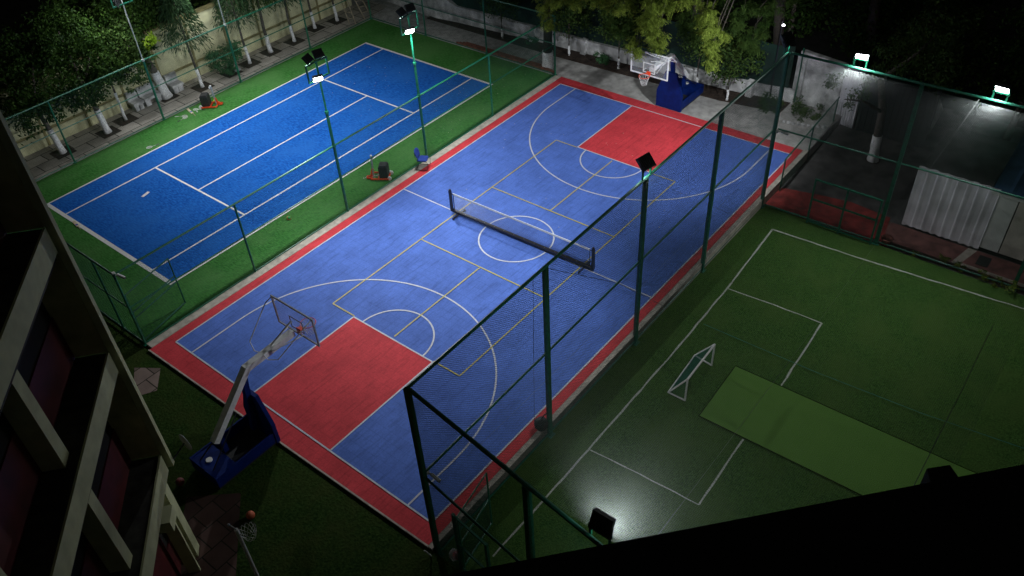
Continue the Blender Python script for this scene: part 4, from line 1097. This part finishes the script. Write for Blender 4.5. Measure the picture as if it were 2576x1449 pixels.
# ================================================================== TREES
def leafquads(m, c, n, ls, lw, droop, dirv=None):
    pass
def crown(m, blobs, n, ls, lw, droop=.2, shell=.55):
    tot = sum(b[3]**2 for b in blobs)
    for (bx, by, bz, r, sz) in [(b+(1,))[:5] for b in blobs]:
        k2 = int(n*r*r/tot)
        # sub-clumps give light and dark masses with gaps
        cl_ = []
        for _ in range(max(6, int(k2/45))):
            a, z = uni(0, 2*pi), uni(-.85, 1); h_ = math.sqrt(1-z*z); rr = r*(shell+(1-shell)*rnd()**.7)*uni(.82, 1.12)
            cl_.append(Vector((bx+rr*h_*math.cos(a), by+rr*h_*math.sin(a), bz+rr*z*sz)))
        cr = r*.30
        for i in range(k2):
            c = random.choice(cl_)
            p = c+Vector((random.gauss(0, 1), random.gauss(0, 1), random.gauss(0, .8)))*cr*.55
            d = Vector((uni(-1, 1), uni(-1, 1), uni(-1, .5)-droop)).normalized()
            s = d.cross(Vector((uni(-1, 1), uni(-1, 1), uni(-.3, 1)))).normalized()
            l_, w_ = ls*uni(.7, 1.3), lw*uni(.7, 1.3)
            m.add([p, p+d*l_*.5+s*w_*.5, p+d*l_, p+d*l_*.5-s*w_*.5], [(0, 1, 2, 3)])
NBARK = mat('dark_neem_bark', (0.04, 0.033, 0.026), 0.95, 0.3, 14, 0.7, 30)
def trunk(pts, rads, lime, t, fork=(), BARK=BARK):
    """bark and limewash are one trunk with a painted foot as its part"""
    if lime > 0:
        z0 = pts[0][2]; A_ = Vector(pts[0]); B_ = Vector(pts[1]); f_ = lime/(B_.z-A_.z); Cc = A_.lerp(B_, f_); rc_ = rads[0]+(rads[1]-rads[0])*f_
        tr = MB().tube([Cc-Vector((0, 0, .01))]+[Vector(p) for p in pts[1:]], [rc_]+list(rads[1:]), 10); 
        for br in fork: tr.tube(br[0], br[1], 7)
        o = tr.build('trunk', BARK, t, True)
        q = [A_.lerp(Cc, i/5) for i in range(6)]
        MB().tube([p_+Vector((uni(-.012, .012), uni(-.012, .012), 0)) if 0 < i < 5 else p_ for i, p_ in enumerate(q)], [rads[0]*1.5]+[rads[0]*1.15+(rc_-rads[0])*i/5+.006 for i in range(1, 6)], 10).build('limewashed_foot', LIME, o, True)
    else:
        tr = MB().tube(pts, rads, 10)
        for br in fork: tr.tube(br[0], br[1], 7)
        tr.build('trunk', BARK, t, True)
def pit(x, y, s=.45, z=.014):
    PITS.flat([(x-s, y-s), (x+s, y-s), (x+s, y+s), (x-s, y+s)], z)
PITS = MB()
GTL = 'limewashed trees between the paved walk and the yellow wall'
def bushy(x, y, lean, r0, blobs, n, label, lime=1.15, lm=L_DARK, fork=True, pts=None, ls=.15, lw=.085, group=GTL):
    t = thing('tree', label, 'tree', (x, y, 0), group)
    hx, hy = lean; top = Vector((x+hx, y+hy, 2.1))
    fk = []
    if fork:
        for b in blobs: fk.append(([top-Vector((0, 0, .1)), top.lerp(Vector(b[:3]), .5)+Vector((0, 0, .1)), Vector(b[:3])], [r0*.6, r0*.4, r0*.15]))
    trunk([(x, y, 0), (x+hx*.6, y+hy*.6, 1.5), tuple(top)], [r0, r0*.85, r0*.7], lime, t, fk)
    m = MB(); crown(m, blobs, n, ls, lw); m.build('crown', lm, t)
    pit(x, y); return t
bushy(4.3, 14.9, (-.15, .35), .12, [(3.7, 14.9, 2.6, 1.1), (4.6, 15.2, 3.5, 1.3), (5.2, 15.8, 4.3, 1.2), (3.5, 15.8, 3.6, 1.0), (3.6, 14.7, 2.15, .8), (4.7, 14.6, 2.3, .7)], 7000, 'leaning limewashed tree closest to the building, low dark crown')
bushy(6.5, 14.8, (-.1, .3), .13, [(6.2, 14.9, 2.9, 1.2), (7.2, 15.2, 3.4, 1.2), (6.6, 15.9, 4.6, 1.3), (7.9, 15.3, 2.6, .8), (5.9, 14.7, 2.3, .85), (7.0, 14.6, 2.25, .75)], 7600, 'forked limewashed tree with wide dark crown, second from the building')
bushy(7.65, 15.15, (.02, .1), .055, [(8.3, 15.1, 2.5, .85), (8.8, 15.5, 3.4, 1.1), (8.5, 14.7, 2.1, .75), (9.2, 15.0, 2.5, .7)], 4200, 'thin white-stemmed tree before the block benches', lime=1.4, lm=L_MID)
bushy(10.15, 15.45, (-.25, .3), .20, [(9.6, 16.2, 3.8, 1.15), (10.4, 16.6, 4.3, 1.2), (9.1, 15.6, 3.1, .9), (10.3, 15.6, 2.6, .35)], 4800, 'thick limewashed trunk with banded paint beside the farthest block bench', lime=1.35, lm=L_DARK)
def ashoka(x, y, r0, zb, zt_, R_, n, label, lm=L_ASH, lime=.95, wob=.06):
    t = thing('tree', label, 'tree', (x, y, 0), GTL)
    P_ = [(x, y, 0), (x-.02, y+.08, 1.3), (x+uni(-wob, wob), y+.12+uni(-wob, wob), zb), (x, y+.2, (zb+zt_)/2), (x, y+.25, zt_)]
    trunk(P_, [r0, r0*.85, r0*.75, r0*.45, r0*.1], lime, t)
    m = MB()
    for i in range(n):
        f_ = rnd()**.8; z = zb-.2+(zt_-zb)*f_; R2 = R_*(1-.75*f_)*uni(.3, 1)+.12; a = uni(0, 2*pi)
        p = Vector((x+R2*math.cos(a), y+.2+R2*math.sin(a), z)); d = Vector((math.cos(a)*.6+uni(-.4, .4), math.sin(a)*.6+uni(-.4, .4), -1.0+uni(-.2, .7))).normalized()
        s = d.cross(Vector((uni(-1, 1), uni(-1, 1), .2))).normalized(); l_ = uni(.16, .30); w_ = uni(.03, .05)
        m.add([p, p+d*l_*.45+s*w_*.5, p+d*l_, p+d*l_*.45-s*w_*.5], [(0, 1, 2, 3)])
    m.build('crown', lm, t); pit(x, y)
ashoka(11.8, 14.85, .07, 2.3, 5.2, 1.15, 3400, 'slender tree with drooping leaves just left of the second pale light pole', L_ASH)
ashoka(14.85, 14.95, .07, 2.35, 5.0, 1.1, 3000, 'slender drooping tree right behind the green shrub', L_ASH)
ashoka(16.35, 15.1, .10, 2.6, 5.2, 1.0, 2600, 'limewashed tree with tall bare brown trunk and leaves high up, past the shrub', L_MID)
ashoka(17.95, 15.05, .075, 2.3, 4.8, 1.0, 2600, 'slender drooping tree, third beyond the green shrub', L_ASH)
ashoka(19.75, 15.4, .07, 2.4, 4.6, .9, 2200, 'thin drooping tree halfway between the shrub and the ladders, fourth beyond the shrub', L_ASH)
ashoka(21.15, 15.1, .07, 2.4, 4.6, .9, 2200, 'thin drooping tree next to the wooden ladders', L_ASH)
# bright sprig
t = thing('leafy_branch', 'bright yellow-green leafy branch above the tree-side fence', 'branch', (11.3, 15.6, 3.0))
bc = GY(592/1.59, 152/1.59, 14.8)
m = MB(); crown(m, [(bc.x, bc.y, bc.z, .34), (bc.x+.3, bc.y+.05, bc.z-.12, .26), (bc.x-.1, bc.y, bc.z-.38, .2)], 260, .15, .08); m.build('leaves', L_BRIGHT, t)
MB().tube([(bc.x, bc.y, bc.z-.2), (bc.x+.1, bc.y+.6, bc.z-.1), (10.3, 16.4, 3.6)], .018, 6).build('twig', BARK, t)
# shrub between trees
t = thing('shrub', 'feathery green shrub growing through the pavers by the yellow wall', 'shrub', (13.5, 15.1, 0))
m = MB(); crown(m, [(13.2, 15.1, .85, .65), (14.1, 14.9, .95, .6), (13.4, 14.7, .35, .4)], 3000, .14, .045, .1, .3); m.build('leaves', L_SHRUB, t)
m = MB()
for i in range(7): m.tube([(13.5, 15.1, 0), (13.5+uni(-.4, .5), 15.1+uni(-.3, .2), .8)], .012, 5)
m.build('stem', BARK, t); pit(13.6, 14.9)
p = G(590, 182); o = MB().ball((p.x+.2, p.y, .06), .17, 8, 6, (1.3, .8, .5), .15).build('stone', ROCK); tag(o, 'loose pale stone on the soil under the green shrub', 'stone')
p = GY(2078/2.07/1.59, 0, 15)  # noqa
struct('tree_pits', PITS, SOIL)
# dark mass of trees behind the yellow wall: each its own, copied from three kinds
def bg_proto(kind, nleaf, R_):
    t = thing('background_tree', '', 'tree', (0, 0, 0), 'dark trees beyond the walls')
    P_ = [(0, 0, -.3), (.1, 0, 1.6), (0, .1, 3.2)]
    MB().tube(P_, [.16, .13, .08], 8).build('trunk', BARK, t, True)
    m = MB(); bl = [(0, 0, 3.2, R_), (R_*.6, .3, 4.0, R_*.8), (-R_*.6, -.2, 3.9, R_*.8), (.1, -R_*.5, 3.0, R_*.7), (0, .2, 4.9, R_*.7)]
    crown(m, bl, nleaf, .17, .09); m.build('crown', L_DARK if kind else L_MID, t)
    return t
protos = [bg_proto(0, 5200, 1.5), bg_proto(1, 5200, 1.6), bg_proto(1, 4600, 1.35)]
used = [False]*3
def place_bg(i, x, y, rz, s, label, dz=0.0):
    t = protos[i]
    if used[i]: t = copy_tree(t)
    used[i] = True
    t.location = (x, y, dz); t.rotation_euler = (0, 0, rz); t.scale = (s, s, s); t['label'] = label
bgl = [(1, 3.4, 17.6, .3, .50, 'dark rounded tree behind the yellow wall, nearest the building'),
       (2, 5.6, 17.9, 1.9, .78, 'dark bushy tree behind the yellow wall, second from the building'),
       (1, 8.0, 18.4, 3.6, .95, 'dark tall tree behind the wall, left of the bright branch'),
       (0, 10.4, 18.3, 4.1, 1.05, 'greener tree behind the wall above the thick limewashed trunk'),
       (2, 13.2, 18.9, 5.0, 1.05, 'dark tree beyond the wall between the two pale light poles'),
       (0, 16.0, 18.6, 2.2, 1.0, 'mid-green tree beyond the wall above the green shrub'),
       (1, 19.0, 18.8, 1.2, 1.0, 'dark tree beyond the wall at the top edge, before the ladders'),
       (1, 26.6, 8.5, .9, .95, 'dark tree beyond the shade cloth behind the farther floodlight pole'),
       (2, 27.2, 5.2, 2.6, 1.1, 'dark tree beyond the shade cloth left of the big neem trunk'),
       (1, 27.6, 1.6, 4.4, 1.15, 'dark tree beyond the low wall directly behind the big neem trunk'),
       (2, 27.9, -1.8, 5.5, 1.15, 'dark tree beyond the low wall, left of the far backboard'),
       (1, 28.2, -5.2, 3.0, 1.2, 'dark tree beyond the low wall right behind the far backboard'),
       (2, 28.4, -8.4, 1.0, 1.15, 'dark tree beyond the wall between backboard and corner floodlight'),
       (1, 28.8, -11.8, 2.1, 1.05, 'dark tree behind the tall white wall'),
       (0, 27.6, -15.0, 5.2, .95, 'dim tree behind the shaded gate, right of the white wall'),
       (1, 27.8, -18.4, 3.9, 1.05, 'dim tree in the dark behind the shed, left one'),
       (2, 28.2, -22.2, 0.5, 1.15, 'dim tree in the dark at the right edge behind the blue roof'),
       (1, 33.0, -13.0, .5, 1.3, 'farthest dark tree past the tall white wall'),
       (2, 33.5, -18.5, 1.5, 1.3, 'farthest dark tree beyond the shed at the upper right')]
for a in bgl: place_bg(*a)
# small round trees in the soil strip
def small_tree(x, y, R_, zc, label, n=3400, lm=L_MID):
    t = thing('small_tree', label, 'tree', (x, y, 0), 'small limewashed trees in the soil strip by the low white wall')
    trunk([(x, y, 0.03), (x+.02, y+.03, 1.0), (x, y, zc)], [.05, .04, .03], .55, t)
    m = MB(); crown(m, [(x, y, zc, R_), (x+.15, y+R_*.5, zc+.3, R_*.7), (x, y-R_*.5, zc+.15, R_*.7)], n, .12, .07); m.build('crown', lm, t)
small_tree(24.3, 5.6, 1.0, 2.2, 'small tree by the wall behind the far tennis fence')
small_tree(24.5, 1.4, 1.15, 2.3, 'small round tree just right of the big neem trunk', 3600)
small_tree(24.6, -1.5, 1.15, 2.3, 'small round tree left of the far backboard', 3600)
small_tree(24.95, -5.6, 1.1, 2.3, 'small tree directly behind the far blue stand', 3200)
small_tree(24.6, -7.35, 1.2, 2.25, 'small round tree right of the far blue stand', 3600)
for (x, y, s, lab) in ((24.6, -.3, .38, 'low dark shrub in the soil strip left of the far backboard'), (24.9, -9.2, .55, 'brownish low shrub in front of the pier of the tall white wall'), (25.2, -10.6, .6, 'spreading low shrub at the foot of the tall white wall'), (24.75, 4.0, .3, 'small weed clump in the soil strip behind the planks')):
    t = thing('shrub', lab, 'shrub', (x, y, 0), 'low shrubs at the foot of the far walls')
    m = MB(); crown(m, [(x, y, s*.6, s), (x+.1, y-s*.8, s*.4, s*.7)], int(1500*s), .11, .06, .1, .3); m.build('leaves', L_SHRUB if s < .5 else L_MID, t)
    MB().tube([(x, y, -.02), (x, y+.05, s*.6)], .02, 5).build('stem', BARK, t)
m = MB()
t = thing('stone_row', 'row of broken white stones edging the bed below the tall white wall', 'stones', (24.2, -10.9, 0))
for i in range(9): x, y = 24.15+.06*i+uni(-.05, .05), -10.3-.2*i; m.ball((x, y, .06), uni(.06, .10), 7, 5, (1, 1, .8), .2)
m.build('stones', ROCK, t)

# big neem tree with hanging sprays
def spray_cluster(m, c, R_, hgt, n):
    """rachis sprays with paired narrow leaflets, gathered in clumps"""
    cl_ = []
    for _ in range(max(4, n//14)):
        a = uni(0, 2*pi); rr = R_*math.sqrt(rnd()); z = uni(-.5, .5)*hgt
        tap = 1-.5*max(0, -z/hgt*2); cl_.append(c+Vector((rr*tap*math.cos(a), rr*tap*math.sin(a), z)))
    for _ in range(int(n*1.5)):
        a = uni(0, 2*pi); q0 = random.choice(cl_)
        p = q0+Vector((random.gauss(0, .09), random.gauss(0, .09), random.gauss(0, .08))); d = Vector((math.cos(a), math.sin(a), -.35+uni(-.5, .4))).normalized()
        L_ = uni(.14, .26); s0 = d.cross(Vector((0, 0, 1))).normalized()
        for k2 in range(6):
            f_ = k2/6; q = p+d*L_*f_-Vector((0, 0, .06*f_*f_))
            for sg in (-1, 1):
                e = (s0*sg*.9+d*.5+Vector((0, 0, -.25+uni(-.3, .3)))).normalized(); l_ = uni(.07, .11)
                m.add([q, q+e*l_*.5+d*.016, q+e*l_, q+e*l_*.5-d*.016], [(0, 1, 2, 3)])
def neem(label, base, top, lime, clusters, r0, lm=L_NEEM):
    t = thing('neem_tree', label, 'tree', base, 'big neem trees with hanging sprays')
    B_, T_ = Vector(base), Vector(top); fk = []
    for c, R_, h_, n in clusters: fk.append(([T_-Vector((0, 0, .4)), T_.lerp(c, .5)+Vector((0, 0, 1.2)), c+Vector((.15, 0, h_*.5+.5)), c-Vector((0, 0, h_*.1))], [r0*.2, r0*.1, .014, .006]))
    trunk([tuple(B_), tuple(B_.lerp(T_, .45)+Vector((.05, .05, 0))), tuple(T_)], [r0, r0*.85, r0*.6], lime, t, fk, NBARK)
    m = MB()
    for c, R_, h_, n in clusters: spray_cluster(m, c, R_, h_, n)
    m.build('crown', lm, t)
    return t
K = lambda u, v, x, R_, h_, n: (GX(u, v, x), R_, h_, n)
neem('thick limewashed neem trunk outside the far tennis fence, light sprays hanging at the top edge', (22.95, 1.62, 0), (22.7, 1.2, 7.0), .85,
     [K(1368, 15, 21.0, .45, .7, 130), K(1378, 58, 21.0, .28, .6, 60), K(1450, 0, 20.8, .6, .5, 110), K(1410, 0, 20.8, .6, .5, 100), K(1350, -60, 20.8, .8, .8, 100), K(1500, -20, 20.8, .8, .8, 140)], .24)
neem('tall neem tree behind the low wall whose yellow-green sprays hang over the far backboard', (26.9, -4.6, 0), (25.0, -4.8, 9.0), 0,
     [K(1510, 5, 20.5, .6, .6, 150), K(1570, 8, 20.4, .6, .6, 170), K(1640, 12, 20.3, .6, .6, 190), K(1632, 55, 20.2, .55, .6, 220), K(1650, 85, 20.2, .5, .6, 220), K(1600, 112, 20.2, .42, .4, 110), K(1652, 112, 20.2, .35, .3, 70), K(1603, 134, 20.2, .16, .3, 30),
      K(1700, 0, 20.3, .6, .5, 130), K(1700, -40, 20.3, .8, .7, 120)], .28)
neem('neem tree whose long pale spray hangs right of the far backboard', (27.0, -8.6, 0), (25.4, -8.4, 9.0), 0,
     [K(1775, 28, 21.2, .40, .6, 120), K(1785, 62, 21.2, .45, .6, 180), K(1800, 98, 21.2, .48, .6, 190), K(1790, 135, 21.2, .30, .4, 80), K(1792, 158, 21.2, .2, .25, 40), K(1755, -10, 21.3, .6, .6, 90)], .26)
neem('dim neem tree in the dark right of the hanging sprays', (28.5, -12.2, 0), (27.0, -11.8, 9.0), 0,
     [K(1870, 30, 24.0, .9, 1.0, 220), K(1900, 80, 24.0, .8, 1.0, 200), K(1960, 10, 24.5, .9, 1.0, 160), K(1890, 110, 24.0, .5, .6, 90), K(1560, 60, 24.0, .8, .8, 200), K(1740, 60, 24.4, .8, .8, 180)], .26, L_MID)
# leaning right tree
x, y = 24.02, -14.36
t = thing('tree', 'lone tree with whitewashed foot in the yard left of the shed', 'tree', (x, y, -.4))
trunk([(x, y, -.4), (x-.05, y+.12, 1.9), (x-.3, y+.45, 3.4)], [.17, .15, .12], 1.15, t,
      [([(x-.05, y+.1, 1.8), (x-.9, y+.7, 2.5), (x-1.7, y+1.2, 2.8)], [.08, .05, .02]), ([(x-.3, y+.4, 3.3), (x+.2, y-.4, 4.2), (x+.6, y-.9, 5.0)], [.09, .06, .03])])
m = MB(); crown(m, [(x-1.2, y+.9, 2.9, .55), (x-.3, y+.2, 4.2, .9), (x+.5, y-.8, 4.8, 1.1), (x-1.9, y+1.5, 3.6, .5)], 2600, .15, .05, .5); m.build('crown', L_MID, t)
PB = MB(); PB.tube([(x, y, -.395), (x, y, -.385)], .30, 20)
struct('round_tree_pit', PB, SOIL)
# low plants along the far pitch fence
for i, (u, v, s) in enumerate([(2240, 620, .0), (2368, 652, .22), (2412, 672, .2), (2300, 640, .12), (2470, 700, .22), (2510, 715, .2), (2550, 735, .25)]):
    if s == 0: continue
    p = G(u, v, -.3); labs = ['', 'tuft of pale weeds left of the others in the bed behind the far pitch fence', 'yellowish weed clump beside the middle of the bed before the shed', 'smallest weed tuft right behind the terracotta pot', 'weed clump at the near end of the pale paving strip', 'weed clump second from the right edge in the bed', 'bushiest weed clump at the right edge by the fence post']
    t = thing('weed_clump', labs[i], 'plant', (p.x, p.y, -.37), 'weeds in the bed behind the far pitch fence')
    m = MB(); crown(m, [(p.x, p.y, -.37+s*.7, s)], int(700*s), .09, .03, -.3, .2); m.build('leaves', L_NEEM, t)
    MB().tube([(p.x, p.y, -.37), (p.x, p.y, -.37+s*.7)], .006, 5).build('stem', BARK, t)
